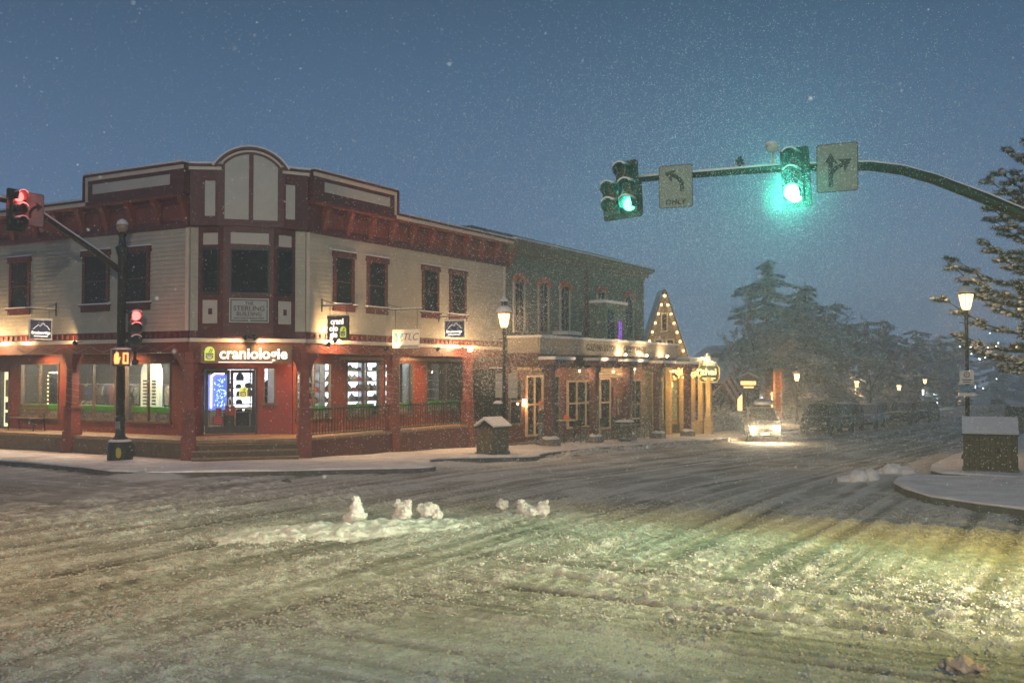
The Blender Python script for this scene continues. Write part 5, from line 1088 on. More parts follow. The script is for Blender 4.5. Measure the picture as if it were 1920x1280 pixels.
# ---- green arm on the right: runs along -x from a pole out of the picture
AY = -2.2; zp = g(24.6, AY)
sgn = thing('traffic_signal', 'curved mast arm over the road carrying two green signal heads, lane signs and a camera', 'traffic signal', (24.6, AY, zp), local=False)
m = MB(); m.lathe((24.6, AY, zp), [(.34, 0), (.34, .3), (.24, .45), (.22, .9), (.16, 1.1), (.13, 5.0), (.10, 5.6)], 16); m.build('pole', GREENM, sgn)
P = [(24.6, 3.6), (23.4, 4.45), (22.2, 5.12), (21.0, 5.66), (20.3, 6.05), (19.45, 6.48), (18.9, 6.70), (18.3, 6.84), (17.6, 6.90), (16.4, 6.97), (15.0, 7.0), (13.3, 7.03)]
m = MB(); m.tube([(a, AY, b) for a, b in P], [.13, .12, .115, .11, .105, .10, .095, .09, .085, .075, .065, .055], 12); m.build('mast_arm', GREENM, sgn)
m = MB(); m.tube([(a, AY, b+.085*(1 if a > 20 else .8)) for a, b in P[2:]], [.05]*7+[.04]*3, 8); m.build('snow_cap', SNOW, sgn)
def child_frame(t, name, label, loc, rz=0):
    """a signal head is modelled about its own centre and carried by the mast"""
    o = bpy.data.objects.new(name, None); link(o, t); off = root_off(t); o.location = Vector(loc)-Vector(off); o.rotation_euler = (0, 0, rz); o['label'] = label; OFF[o.name] = (0, 0, 0); return o
class Sub:
    """collects geometry in a head's own frame but parents it to the thing, so parts stay one level deep"""
def head_at(t, loc, rz, cells, lit, plate, tilt=0):
    M = Matrix.Translation(Vector(loc)) @ Matrix.Rotation(rz, 4, 'Z') @ Matrix.Rotation(tilt, 4, 'Y')
    off = Vector(root_off(t)); T = Matrix.Translation(-off) @ M
    before = set(bpy.data.objects); old = OFF.get(t.name); OFF[t.name] = (0, 0, 0)
    head(t, cells, lit, plate)
    OFF[t.name] = old
    for o in set(bpy.data.objects)-before: o.data.transform(T)
def sign_at(t, loc, rz, *a, word=None):
    M = Matrix.Translation(Vector(loc)) @ Matrix.Rotation(rz, 4, 'Z'); off = Vector(root_off(t)); T = Matrix.Translation(-off) @ M
    before = set(bpy.data.objects); old = OFF.get(t.name); OFF[t.name] = (0, 0, 0); arrow_sign(t, 0, 0, *a)
    if word: text(word, .155, Matrix.Translation((0, -.045, -.33)) @ Matrix.Rotation(PI/2, 4, 'X'), BLACK, t, bold=.004, sx=.98, sp=1.12)
    OFF[t.name] = old
    for o in set(bpy.data.objects)-before: o.data.transform(T)
D5 = [(.10, .36), (-.22, .0), (.20, .0), (-.22, -.36), (.20, -.36)]
pl = [rr_poly(-.14, .40, .10, .62), rr_poly(-.50, .46, -.62, .20)]
head_at(sgn, (13.22, AY-.16, 6.82), R(-4), D5, {4: GRN2}, [rr_poly(-.16, .38, .16, .60), rr_poly(-.50, .44, -.64, .20)], R(-3))
head_at(sgn, (16.92, AY-.16, 6.74), R(-4), [(0, .36), (0, 0), (0, -.36)], {2: GRN}, [rr_poly(-.29, .29, -.62, .58)], R(-3))
sign_at(sgn, (14.42, AY-.14, 6.77), R(6), .72, .90, 'left', word='ONLY'); sign_at(sgn, (17.72, AY-.14, 6.84), R(2), .78, .94, 'through_right')
spot('green_glow', (16.92, AY-.46, 6.38), (16.95, AY-4, 6.4), 520, (.05, 1, .66), 168, .4, .14, sgn); spot('green_glow', (13.42, AY-.46, 6.46), (13.6, AY-4, 5.6), 60, (.05, 1, .66), 165, .4, .12, sgn)
m = MB(); m.tube([(15.75, AY, 7.0), (15.75, AY, 7.22)], .03, 6); m.box(15.68, 15.82, AY-.08, AY+.08, 7.12, 7.22); m.ball((15.75, AY, 7.26), .05, 6, 4); m.build('beacon_sensor', GREENM, sgn)
m = MB(); m.tube([(16.42, AY, 6.98), (16.42, AY, 7.36)], .03, 6); m.tube([(16.5, AY-.18, 7.36), (16.32, AY+.12, 7.44)], [.09, .08], 8); m.tube([(16.5, AY, 7.4), (16.62, AY, 7.25), (16.68, AY, 7.05)], .01, 4); cm = m.build('camera', SIGNB, sgn)
m = MB(); m.ball((16.4, AY, 7.48), (.12, .16, .05), 8, 5); m.build('snow_cap', SNOW, cm)
# ---- red signal, ornate pole by the corner shop
PX, PY = -4.32, -.98; zp = .17
rs_ = thing('traffic_signal', 'ornate dark signal pole at the shop corner with red signals and orange pedestrian signal', 'traffic signal', (PX, PY, zp), local=False)
m = MB(); m.lathe((PX, PY, zp), [(.38, -.05), (.38, .1), (.36, .5), (.30, .58), (.26, .66), (.16, .75), (.14, .9), (.15, 1.3), (.13, 1.4)], 16); m.build('base', GREENM, rs_)
m = MB(); m.lathe((PX, PY, zp), [(.36, .58), (.31, .63), (.20, .69)], 14); m.build('base_snow', SNOW, rs_)
m = MB(); m.lathe((PX, PY, zp), [(.13, 1.4), (.125, 6.3), (.17, 6.45), (.21, 6.6), (.12, 6.66), (.09, 6.9), (.13, 6.98), (.10, 7.06)], 14); m.build('pole', GREENM, rs_)
m = MB(); m.ball((PX, PY, 7.42), (.17, .17, .2), 14, 10); gl_ = m.build('globe', mat('tan_globe', (.30, .24, .15), .3), rs_); m = MB(); m.ball((PX, PY, 7.46), (.18, .18, .2), 14, 10, cut=.1); m.build('snow_cap', SNOW, gl_)
m = MB(); m.tube([(PX, PY, 6.0), (PX, -2.0, 6.55), (PX, -3.0, 7.02), (PX, -3.85, 7.44), (PX, -4.5, 7.62), (PX, -7.0, 7.85)], [.10, .09, .085, .075, .07, .06], 10); m.build('mast_arm', GREENM, rs_)
m = MB(); m.tube([(PX, -1.4, 6.31), (PX, -2.0, 6.63), (PX, -3.0, 7.10), (PX, -3.85, 7.51), (PX, -4.5, 7.69), (PX, -7, 7.92)], [.06]*6, 8); m.build('snow_cap', SNOW, rs_)
R90 = R(90)
head_at(rs_, (PX+.18, -4.72, 7.42), R90, [(0, .36), (0, 0), (0, -.36)], {0: REDL}, [rr_poly(-.29, .29, -.62, .58)])
sign_at(rs_, (PX+.12, -4.14, 7.50), R90, .62, .94, 'right')
point('red_glow', (PX+.75, -4.72, 7.75), 12, (1, .1, .08), .1, rs_)
head_at(rs_, (PX+.50, PY+.10, 4.25), R(60), [(0, .38), (0, 0), (0, -.38)], {0: REDL}, None)
m = MB(); m.tube([(PX, PY, 4.75), (PX+.5, PY+.1, 4.75)], .03, 6); m.tube([(PX, PY, 3.8), (PX+.5, PY+.1, 3.8)], .03, 6); m.build('bracket', GREENM, rs_)
point('red_glow', (PX+.95, PY-.15, 4.55), 4, (1, .1, .08), .08, rs_)
PK = Matrix.Translation((PX+.30, PY-.22, 3.32)) @ Matrix.Rotation(R(42), 4, 'Z')
m = MB(PK); m.box(-.25, .25, -.02, .14, -.24, .24); m.box(-.27, .27, -.14, .14, .24, .26); m.box(-.27, -.25, -.14, .14, -.24, .24); m.box(.25, .27, -.14, .14, -.24, .24); pd = m.build('pedestrian_signal', HOUS, rs_)
OR = emis('orange_led', (1, .13, .035), 3.4, True); m = MB(PK)
m.prism([(-.20, -.17), (-.08, -.17), (-.055, -.05), (-.03, .02), (-.05, .04), (-.08, .0), (-.085, .16), (-.11, .17), (-.12, .19), (-.15, .19), (-.16, .16), (-.19, .14), (-.21, .10), (-.215, -.05)], -.03, -.021); m.build('hand_symbol', OR, pd)
m = MB(PK)
for a in ((.04, .08, -.17, .17), (.16, .20, -.17, .17), (.08, .16, -.17, -.12), (.08, .16, .12, .17)): m.box(a[0], a[1], -.03, -.021, a[2], a[3])
m.build('digit_symbol', OR, pd); m = MB(PK); m.ball((0, .0, .27), (.30, .2, .07), 10, 5, .1, cut=0); m.build('snow_cap', SNOW, pd)
point('orange_glow', tuple(PK @ Vector((0, -.35, 0))), 3, (1, .3, .1), .06, rs_)
m = MB(); m.box(PX-.22, PX-.02, PY-.19, PY-.17, 3.0, 3.62); K = Matrix.Translation((PX-.12, PY-.17, 0)) @ Matrix.Rotation(R(30), 4, 'Z') @ Matrix.Translation((-(PX-.12), -(PY-.17), 0))
m.v = [tuple(K @ Vector(v)) for v in m.v]; cs = m.build('crossing_sign', SIGNB, rs_)
m = MB(K)
m.box(PX-.16, PX-.08, PY-.20, PY-.19, 3.12, 3.25); m.box(PX-.15, PX-.09, PY-.2, PY-.19, 3.32, 3.36); m.box(PX-.15, PX-.09, PY-.2, PY-.19, 3.44, 3.50); m.build('sign_marks', BLACK, cs)
m = MB(); m.box(PX+.02, PX+.14, PY-.2, PY-.12, 1.15, 1.38); m.ball((PX+.08, PY-.21, 1.27), .03, 8, 5); m.build('push_button', STEEL, rs_)
m = MB(); m.tube([(PX+.55, PY+.1, 3.6), (PX+.62, PY+.0, 3.3)], .05, 8); m.ball((PX+.64, PY, 3.2), (.11, .11, .10), 8, 6); m.build('loudspeaker', GREENM, rs_)
m = MB(); m.prism([(PX+.30+.13*math.cos(a), .36+.17*math.sin(a)+zp-.1) for a in np.linspace(0, 2*PI, 9)[:-1]], PY-.31, PY-.295); m.build('reflective_patch', mat('yellow_patch', (.42, .36, .02), .6), rs_)
# ================================================================ cars
def car_mesh_parts(t, paint, lights=False, box=False, snowy=True, tall=1.0, L_=4.7, W_=1.86):
    """front faces -y, origin on the ground in the middle"""
    h = 1.0*tall; w = W_/2; l = L_/2
    # lower body: rings along y of (y, z_bottom, z_top, half width)
    st = [(-l, .42, .74, w*.80), (-l+.10, .34, .90, w*.92), (-l+.45, .30, 1.00*h, w*.98), (-l+1.15, .30, 1.06*h, w), (0, .30, 1.10*h, w), (l-.6, .30, 1.12*h, w), (l-.1, .36, 1.08*h, w*.95), (l, .45, .95*h, w*.86)]
    vs = []; 
    for y, zb, zt, ww in st: vs += [(-ww*.92, y, zb), (-ww, y, zb+.2), (-ww, y, (zb+zt)/2+.1), (-ww*.90, y, zt), (0, y, zt+.03), (ww*.90, y, zt), (ww, y, (zb+zt)/2+.1), (ww, y, zb+.2), (ww*.92, y, zb)]
    n = 9; fs = [(i*n+k, i*n+(k+1) % n, (i+1)*n+(k+1) % n, (i+1)*n+k) for i in range(len(st)-1) for k in range(n)]+[tuple(range(n)), tuple(range(len(vs)-1, len(vs)-n-1, -1))]
    m = MB(); m.add(vs, fs, 0, True)
    rt = 1.74*tall; yf = -l+1.35
    # roof and pillars
    cab = [(yf+.0, 1.02*h, w*.88), (yf+.75, rt-.07, w*.72), (yf+1.0, rt-.02, w*.70), (l-.75, rt-.03, w*.70), (l-.25, 1.10*h, w*.86)]
    m.add([(-w*.70, yf+.78, rt-.04), (w*.70, yf+.78, rt-.04), (w*.70, l-.70, rt-.06), (-w*.70, l-.70, rt-.06), (-w*.64, yf+1.0, rt), (w*.64, yf+1.0, rt), (w*.64, l-.95, rt-.01), (-w*.64, l-.95, rt-.01)], [(3, 2, 1, 0), (4, 5, 6, 7), (0, 1, 5, 4), (1, 2, 6, 5), (2, 3, 7, 6), (3, 0, 4, 7)], 0, True)
    for s_ in (-1, 1):
        for a, b in (((s_*w*.90, yf+.02, 1.02*h), (s_*w*.71, yf+.78, rt-.06)), ((s_*w*.91, .05, 1.05*h), (s_*w*.72, .1, rt-.06)), ((s_*w*.90, l-1.35, 1.05*h), (s_*w*.72, l-1.25, rt-.06)), ((s_*w*.88, l-.28, 1.08*h), (s_*w*.71, l-.72, rt-.07))): m.tube([a, b], .045, 6)
    m.build('body', paint, t)
    m = MB(); m.add([(-w*.86, yf+.06, 1.04*h), (w*.86, yf+.06, 1.04*h), (w*.68, yf+.78, rt-.08), (-w*.68, yf+.78, rt-.08), (-w*.84, yf+.12, 1.04*h), (w*.84, yf+.12, 1.04*h), (w*.66, yf+.84, rt-.08), (-w*.66, yf+.84, rt-.08)], [(0, 1, 2, 3), (7, 6, 5, 4), (0, 1, 5, 4), (1, 2, 6, 5), (2, 3, 7, 6), (3, 0, 4, 7)]); m.build('windscreen', PANE if not snowy else mat('snow_dusted_glass', (.16, .19, .22), .8, var=.4, scale=7), t)
    m = MB()
    for s_ in (-1, 1): m.add([(s_*w*.885, yf+.15, 1.05*h), (s_*w*.885, l-.35, 1.08*h), (s_*w*.71, l-.75, rt-.09), (s_*w*.71, yf+.82, rt-.09), (s_*w*.85, yf+.15, 1.05*h), (s_*w*.85, l-.35, 1.08*h), (s_*w*.68, l-.75, rt-.09), (s_*w*.68, yf+.82, rt-.09)], [(0, 1, 2, 3), (7, 6, 5, 4), (0, 1, 5, 4), (1, 2, 6, 5), (2, 3, 7, 6), (3, 0, 4, 7)])
    m.add([(-w*.82, l-.24, 1.1*h), (w*.82, l-.24, 1.1*h), (w*.68, l-.7, rt-.1), (-w*.68, l-.7, rt-.1)], [(0, 1, 2, 3)]); m.build('side_glass', PANE, t)
    for s_ in (-1, 1):
        for y in (-l+.9, l-.95):
            m = MB(); F = Matrix.Translation((s_*(w-.10), y, .35)) @ Matrix.Rotation(PI/2, 4, 'Y'); m.M = F; m.lathe((0, 0, -.11), [(.22, 0), (.33, .0), (.36, .05), (.36, .17), (.33, .22), (.22, .22)], 18); wh = m.build('wheel', RUBBER, t)
            m = MB(F); m.lathe((0, 0, -.10), [(.0, 0), (.21, .01), (.21, .19), (.0, .20)], 14); m.build('rim', STEEL, wh)
        m = MB(); m.box(s_*w*.70-.14, s_*w*.70+.14, -l+.02, -l+.16, .72, .86); m.build('headlight', emis('car_headlight', (1, .80, .50), 140, False) if lights else STEEL, t)
        m = MB(); m.box(s_*w*.98-.02+.02*s_, s_*w*.98+.16*s_, yf+.25, yf+.36, 1.02*h, 1.16*h); m.build('wing_mirror', paint, t)
    m = MB(); m.box(-w*.5, w*.5, -l-.01, -l+.05, .58, .74); m.build('grille', BLACK, t); m = MB(); m.box(-w*.85, w*.85, -l-.06, -l+.2, .36, .52); m.build('bumper', BLACK, t, bevel=.03)
    m = MB(); m.box(-.22, .22, -l-.075, -l-.062, .42, .53); m.build('number_plate', WHITE, t)
    if snowy:
        m = MB(); m.ball((0, (yf+l)/2+.1, rt-.03), (w*.70, (l-yf)/2-.42, .12), 14, 6, .05, cut=0); m.ball((0, -l+.75, 1.0*h), (w*.84, .55, .09), 14, 6, .05, cut=0); m.build('snow_cap', SNOW, t)
    if box:
        m = MB(); m.tube([(-w*.5, -.3, rt+.08), (w*.5, -.3, rt+.08)], .02, 6); m.tube([(-w*.5, .9, rt+.08), (w*.5, .9, rt+.08)], .02, 6); m.tube([(-w*.5, -.4, rt+.07), (-w*.5, 1.0, rt+.07)], .022, 6); m.tube([(w*.5, -.4, rt+.07), (w*.5, 1.0, rt+.07)], .022, 6); m.build('roof_rack', BLACK, t)
SUVP = mat('dark_grey_paint', (.14, .145, .15), .35, .3, var=.1); SILV = mat('silver_car_paint', (.34, .36, .38), .35, .3); BLKP = mat('black_car_paint', (.015, .016, .018), .3); TEAL = mat('dark_teal_paint', (.03, .05, .055), .35)
cx, cy = 5.3, 35.0
t = thing('parked_car', 'oncoming grey four wheel drive with both headlights blazing in the snow', 'car', (cx, cy, g(cx, cy)+.02), R(20)); t.name = 'moving_car'
car_mesh_parts(t, SUVP, True, True, False, 1.05)
for s_ in (-.64, .64): spot('headlight_beam', (s_, -2.45, .82), (s_*1.4, -30, .2), 420, (1, .78, .48), 70, .7, .06, t); point('headlight_glow', (s_, -2.75, .8), 120, (1, .72, .40), .08, t)
m = MB(); m.ball((0, 0, .0), (.52, .95, .24), 16, 10); m.v = [(a+cx+.02, b+cy+.3, max(c, -.13)+g(cx, cy)+2.12) for a, b, c in m.v]
rb = m.build('roof_box', mat('snowy_box_shell', (.35, .35, .38), .7, var=.15, scale=5), loc=(cx, cy+.3, g(cx, cy)+1.95)); tag(rb, 'rounded snow dusted cargo box on the roof rack of the oncoming car', 'roof box')
def parked(label, x, y, paint, rz=0, **k):
    t = thing('parked_car', label, 'car', (x, y, g(x, y)+.03), rz, 'cars parked along the kerb'); car_mesh_parts(t, paint, **k); return t
parked('black van shaped car parked just behind the oncoming car', 6.5, 44.0, BLKP, R(1), tall=1.12, snowy=False)
parked('second dark car parked in the row behind the oncoming car', 6.6, 50.0, BLKP, R(-2), tall=1.08)
parked('small pale car with a snowed over windscreen, standing alone in the parked row', 6.9, 56.5, SILV, R(0), tall=1.0)
parked('dark teal car with a snowy windscreen behind the small pale car', 7.7, 67.0, TEAL, R(-3), tall=1.05)
parked('last dark snowy car at the far end of the parked row', 8.2, 74.5, TEAL, R(-5), tall=1.05)
parked('snow covered dark car parked far down the right side of the street', 16.0, 70, BLKP, R(180), tall=1.0)
parked('snow heaped car nearer along the right side, half behind the cabinet', 17.2, 58, BLKP, R(176), tall=1.05)
parked('distant car with its roof under snow in the middle of the far street', 10.5, 120, SILV, R(180), tall=1.0)
# car waiting at the cross street, just outside the picture: its lamps rake the snow
t = thing('waiting_car', 'silver car waiting at the cross street stop line with low beams lit', 'car', (31.5, -8.2, .03), R(-90)); car_mesh_parts(t, SILV, True, False, True)
for s_ in (-.64, .64): spot('headlight_beam', (s_, -2.5, .95), (s_+(.35 if s_ > 0 else -.25), -13.0, -.35), 3600, (1, .90, .70), 26, .5, .05, t)
def street_light(label, x, y, h, ax, ay, power, col, aim=None, ang=150):
    z = g(x, y)+.12; t = thing('road_light', label, 'street light', (x, y, z), local=False); m = MB(); m.tube([(x, y, z), (x, y, z+h-.4), (x+ax*.3, y+ay*.3, z+h), (x+ax, y+ay, z+h+.1)], [.12, .08, .06, .05], 10); m.build('pole', GREENM, t)
    m = MB(); m.ball((x+ax*1.15, y+ay*1.15, z+h+.08), (.35, .35, .10), 12, 6); m.build('lamp_housing', STEEL, t); m = MB(); m.ball((x+ax*1.15, y+ay*1.15, z+h-.01), (.22, .22, .06), 12, 6); m.build('lamp_lens', emis('road_lamp_lens', col, 30, False), t)
    a = (x+ax*1.15, y+ay*1.15, z+h-.15); spot('road_light_beam', a, aim or (a[0], a[1], 0), power, col, ang, .95, .15, t)
street_light('orange road light on a tall pole at the near left corner, outside the picture', 2.5, -25.5, 9, 2, 1, 3500, (1, .50, .13), (8, -7.5, 0), 78)
street_light('greenish yellow road light over the cross street, outside the picture on the right', 33.5, -1.5, 10.5, -1.6, -1.4, 7800, (1, .76, .06), (19.4, -7.4, 0), 50)
street_light('pale road light behind the photographer on the near right corner', 37, -44, 13, -1, 1, 20500, (1, .92, .78), (4, 7, 3.4), 42)
# ================================================================ person
def skin_fig(name, chain, mt, parent=None, root=0):
    """chain: list of (point, radius, parent index)"""
    me = bpy.data.meshes.new(name); me.from_pydata([c[0] for c in chain], [(i, c[2]) for i, c in enumerate(chain) if c[2] >= 0], [])
    o = link(bpy.data.objects.new(name, me), parent); o.modifiers.new('skin', 'SKIN'); sv = me.skin_vertices[0].data
    for i, c in enumerate(chain): r_ = c[1]; sv[i].radius = (r_, r_) if not hasattr(r_, '__len__') else r_
    sv[root].use_root = True; s_ = o.modifiers.new('sub', 'SUBSURF'); s_.levels = s_.render_levels = 2; me.materials.append(mt); return o
def bake(o):
    dg = bpy.context.evaluated_depsgraph_get(); me = bpy.data.meshes.new_from_object(o.evaluated_get(dg)); o.modifiers.clear(); o.data = me
    me.polygons.foreach_set('use_smooth', [True]*len(me.polygons))
SKIN = mat('skin', (.42, .24, .17), .6, var=.05); COAT = mat('dark_green_coat', (.05, .065, .055), .9, var=.3, bump=.3); TROU = mat('grey_trousers', (.14, .16, .17), .9, var=.3); HATO = mat('orange_knit', (.55, .16, .05), .9, bump=.4, bscale=90)
x, y = .95, 16.75; z = zs_(x, y)
pe = thing('person', 'person in a dark coat, orange knit hat and grey trousers walking along the saloon front', 'person', (x, y, z), R(-60)); pe.scale = (1.06, 1.06, 1.06)
B = [((0, 0, .95), (.15, .12), -1), ((0, .0, 1.15), (.14, .11), 0), ((0, -.01, 1.34), (.17, .12), 1), ((0, -.01, 1.45), (.10, .09), 2), ((0, -.02, 1.53), .052, 3), ((0, -.035, 1.60), (.07, .085), 4), ((0, -.03, 1.69), (.078, .095), 5), ((0, -.02, 1.76), (.055, .065), 6),
     ((.17, 0, 1.42), .065, 3), ((.23, .03, 1.14), .048, 8), ((.20, -.12, .92), .036, 9), ((.18, -.20, .86), (.03, .04), 10), ((-.17, 0, 1.42), .065, 3), ((-.23, .04, 1.14), .048, 12), ((-.20, -.10, .92), .036, 13), ((-.18, -.18, .86), (.03, .04), 14),
     ((.10, 0, .88), .095, 0), ((.11, -.08, .50), .062, 16), ((.11, -.02, .10), .042, 17), ((.11, -.16, .05), (.04, .03), 18), ((-.10, 0, .88), .095, 0), ((-.11, .05, .50), .062, 20), ((-.11, .20, .14), .042, 21), ((-.11, .10, .04), (.04, .03), 22)]
b = skin_fig('body', B, SKIN, pe); bake(b)
C_ = [((0, 0, .80), (.19, .15), -1), ((0, 0, 1.0), (.185, .15), 0), ((0, 0, 1.2), (.18, .145), 1), ((0, -.01, 1.38), (.20, .14), 2), ((0, -.01, 1.49), (.10, .095), 3), ((.19, 0, 1.40), .085, 3), ((.25, .03, 1.14), .068, 5), ((.22, -.11, .94), .055, 6), ((-.19, 0, 1.40), .085, 3), ((-.25, .04, 1.14), .068, 8), ((-.22, -.09, .94), .055, 9)]
c_ = skin_fig('coat', C_, COAT, pe); bake(c_)
T_ = [((0, 0, .86), (.16, .13), -1), ((.10, 0, .80), .11, 0), ((.11, -.08, .50), .080, 1), ((.11, -.02, .12), .062, 2), ((-.10, 0, .80), .11, 0), ((-.11, .05, .50), .080, 4), ((-.11, .19, .15), .062, 5)]
q = skin_fig('trousers', T_, TROU, pe); bake(q)
for s_, yy, zz in ((.11, -.04, 0), (-.11, .17, .03)): m = MB(); m.ball((s_, yy-.07, zz+.05), (.055, .14, .055), 10, 6); m.build('boot', BLACK, pe)
m = MB(); m.ball((0, -.02, 1.73), (.098, .112, .10), 14, 8, cut=-.25); m.lathe((0, -.02, 1.69), [(.102, 0), (.106, .03), (.100, .05)], 14); m.build('knit_hat', HATO, pe)
m = MB(); m.ball((0, -.125, 1.665), (.016, .022, .022), 8, 6); m.build('nose', SKIN, pe)
for s_ in (-.032, .032): m = MB(); m.ball((s_, -.112, 1.69), .011, 8, 6); m.build('eye', BLACK, pe)
for s_ in (-.085, .085): m = MB(); m.ball((s_, -.02, 1.67), (.014, .028, .036), 8, 6); m.build('ear', SKIN, pe)
for s_ in (-1, 1):
    for k in range(5):
        H0 = Vector((s_*.18, -.20, .86)); d = Vector((s_*(.012*(k-1.5) if k < 4 else -.0), -.03, -.045-.004*(k % 2))) if k < 4 else Vector((-s_*.03, -.035, -.005))
        p0 = H0+(Vector((s_*.018*(k-1.5), -.015, -.03)) if k < 4 else Vector((-s_*.025, -.005, 0))); m = MB(); m.tube([p0, p0+d*.55, p0+d*.9+Vector((0, .012, -.012))], [.009, .0085, .007], 6); m.build('finger' if k < 4 else 'thumb', SKIN, pe)
# ================================================================ trees
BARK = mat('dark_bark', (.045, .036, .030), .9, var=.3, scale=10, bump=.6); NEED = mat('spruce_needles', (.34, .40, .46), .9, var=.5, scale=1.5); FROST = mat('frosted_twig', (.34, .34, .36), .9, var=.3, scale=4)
TSNOW = mat('branch_snow', (.80, .84, .90), .9, var=.1, scale=3)
def quads(cs, us, vs_):
    n = len(cs); P = np.stack([cs-us-vs_, cs+us-vs_*.6, cs+us*.8+vs_, cs-us*.7+vs_*.8], 1).reshape(-1, 3); return P, np.arange(n*4).reshape(-1, 4)
def conifer(h, spread, n, seed, droop=.35, leaf=.16, snow=.5, ragged=.35, irregular=0, sh=.85):
    rg = np.random.default_rng(seed); nb = int(h*9); C_ = []; U_ = []; A_ = []; S_ = []
    bz = h*(.10+.88*rg.random(nb)**.9); ba = rg.uniform(0, 2*PI, nb); f_ = 1-bz/h
    bl = spread*(f_**sh*(1-.35*smn(.75, 1, f_))+.04)*(1-ragged+2*ragged*rg.random(nb)); bl *= (1+irregular*np.sin(bz*1.3+ba*2))
    w = bl/bl.sum(); per = rg.multinomial(n, w)
    m = MB(); pts = [(0.05*h*.05*math.sin(k), .0, h*k/8) for k in range(9)]; m.tube(pts, [h*.020*(1-k/8.4)+.015 for k in range(9)], 8)
    lim = MB()
    for i in range(nb):
        d = np.array([math.cos(ba[i]), math.sin(ba[i]), 0]); L_ = bl[i]
        if i % 2 == 0: lim.tube([(0, 0, bz[i]), tuple(d*L_*.5+np.array([0, 0, bz[i]-droop*L_*.12])), tuple(d*L_*.95+np.array([0, 0, bz[i]-droop*L_*.6]))], [.03+.008*L_, .02, .008], 4)
        k = per[i]
        if k == 0: continue
        u = rg.random(k)**.75; side = rg.normal(0, .16, k)*L_*(1.1-u*.6); 
        c = d*(u*L_)[:, None]+np.array([-d[1], d[0], 0])*side[:, None]; c[:, 2] = bz[i]-droop*L_*(u**1.6)*.62-np.abs(side)*.25+rg.normal(0, .05, k)
        C_.append(c); U_.append(np.tile(d, (k, 1)))
    c = np.concatenate(C_); d = np.concatenate(U_); n_ = len(c); s = leaf*(.5+rg.random(n_))
    a = rg.normal(0, .6, n_); dd = d*np.cos(a)[:, None]+np.stack([-d[:, 1], d[:, 0], d[:, 2]], 1)*np.sin(a)[:, None]; dd[:, 2] -= .35+rg.normal(0, .3, n_); dd /= np.linalg.norm(dd, axis=1)[:, None]
    r2 = rg.normal(0, 1, (n_, 3)); v = np.cross(dd, r2); v /= np.linalg.norm(v, axis=1)[:, None]
    P, Fq = quads(c, dd*s[:, None]*.75, v*(s*.20)[:, None])
    k = rg.random(n_) < snow; cs = c[k]+np.array([0, 0, leaf*.22]); ks = k.sum(); v2 = np.stack([-dd[k][:, 1], dd[k][:, 0], np.zeros(ks)], 1); v2 /= np.linalg.norm(v2, axis=1)[:, None]+1e-6
    d2 = dd[k].copy(); d2[:, 2] *= .5; Ps, Fs = quads(cs, d2*s[k][:, None]*.6, v2*(s[k]*.40)[:, None]+np.array([0, 0, .01]))
    return m, lim, (P, Fq), (Ps, Fs)
def plant(label, x, y, parts, group, mats=(NEED, TSNOW), name='spruce_tree', rz=0, sc=1, z=None, cat='tree'):
    m, lim, cr, sn = parts; zz = g(x, y) if z is None else z
    t = thing(name, label, cat, (x, y, zz), rz, group); t.scale = (sc, sc, sc)
    if 'me' not in parts[0].__dict__:
        a = m.build('trunk', BARK, t); b = lim.build('limbs', BARK, t); c = fastmesh('crown', *cr, mats[0], t); d = fastmesh('branch_snow', *sn, mats[1], t); m.me = (a.data, b.data, c.data, d.data)
    else:
        for nm, me in zip(('trunk', 'limbs', 'crown', 'branch_snow'), m.me): link(bpy.data.objects.new(nm, me), t)
    return t
big = conifer(13.6, 4.6, 46000, 1, .35, .15, .85, .6, .3, .62); mid = conifer(11, 5.0, 26000, 2, .4, .17, .85, .6, .3, .5); far_ = conifer(11, 3.8, 9000, 3, .3, .26, .85, .6, .2, .5)
GT = 'snowy trees along the far left pavement'
plant('tallest frosted spruce, rising behind the lamp by the orange pillars', -1.6, 60.5, big, GT)
plant('broad ragged spruce leaning right of the tallest one, over the parked cars', .9, 62.5, mid, GT, rz=1.1, sc=1.06)
plant('low wide spruce whose boughs reach over the roof of the parked row', 1.9, 69, mid, GT, rz=3.5, sc=.62)
plant('dark spruce spire between the lit gable and the frosted trees', -8.5, 56.0, conifer(8.6, 1.7, 9000, 8, .5, .18, .10, .2), GT)
# bare frosted trees
def bare(h, seed, spread=.5, depth=5):
    rr = random.Random(seed); segs = []
    def grow(p, d, L_, r, k):
        q = p+d*L_; segs.append((p, q, r, r*.72))
        if k == 0: return
        n = 3 if k > 2 else 4
        for i in range(n):
            a = Vector((rr.gauss(0, 1), rr.gauss(0, 1), rr.gauss(0, .6)+.15)).normalized(); nd = (d*(1.0 if i == 0 else .55)+a*spread*(1 if i else .4)).normalized(); grow(p.lerp(q, .55+.45*rr.random() if i else 1), nd, L_*(.78 if i == 0 else .66)*rr.uniform(.8, 1.15), r*.62, k-1)
    grow(Vector((0, 0, 0)), Vector((rr.uniform(-.05, .05), rr.uniform(-.05, .05), 1)), h*.26, h*.013, depth)
    tk = MB(); tw = MB()
    for p, q, r, r2 in segs:
        if r > h*.004: tk.tube([p, q], [r, r2], 6)
        else: tw.tube([p, q], [max(r, .034), max(r2, .024)], 3, sm=False)
    return tk, tw
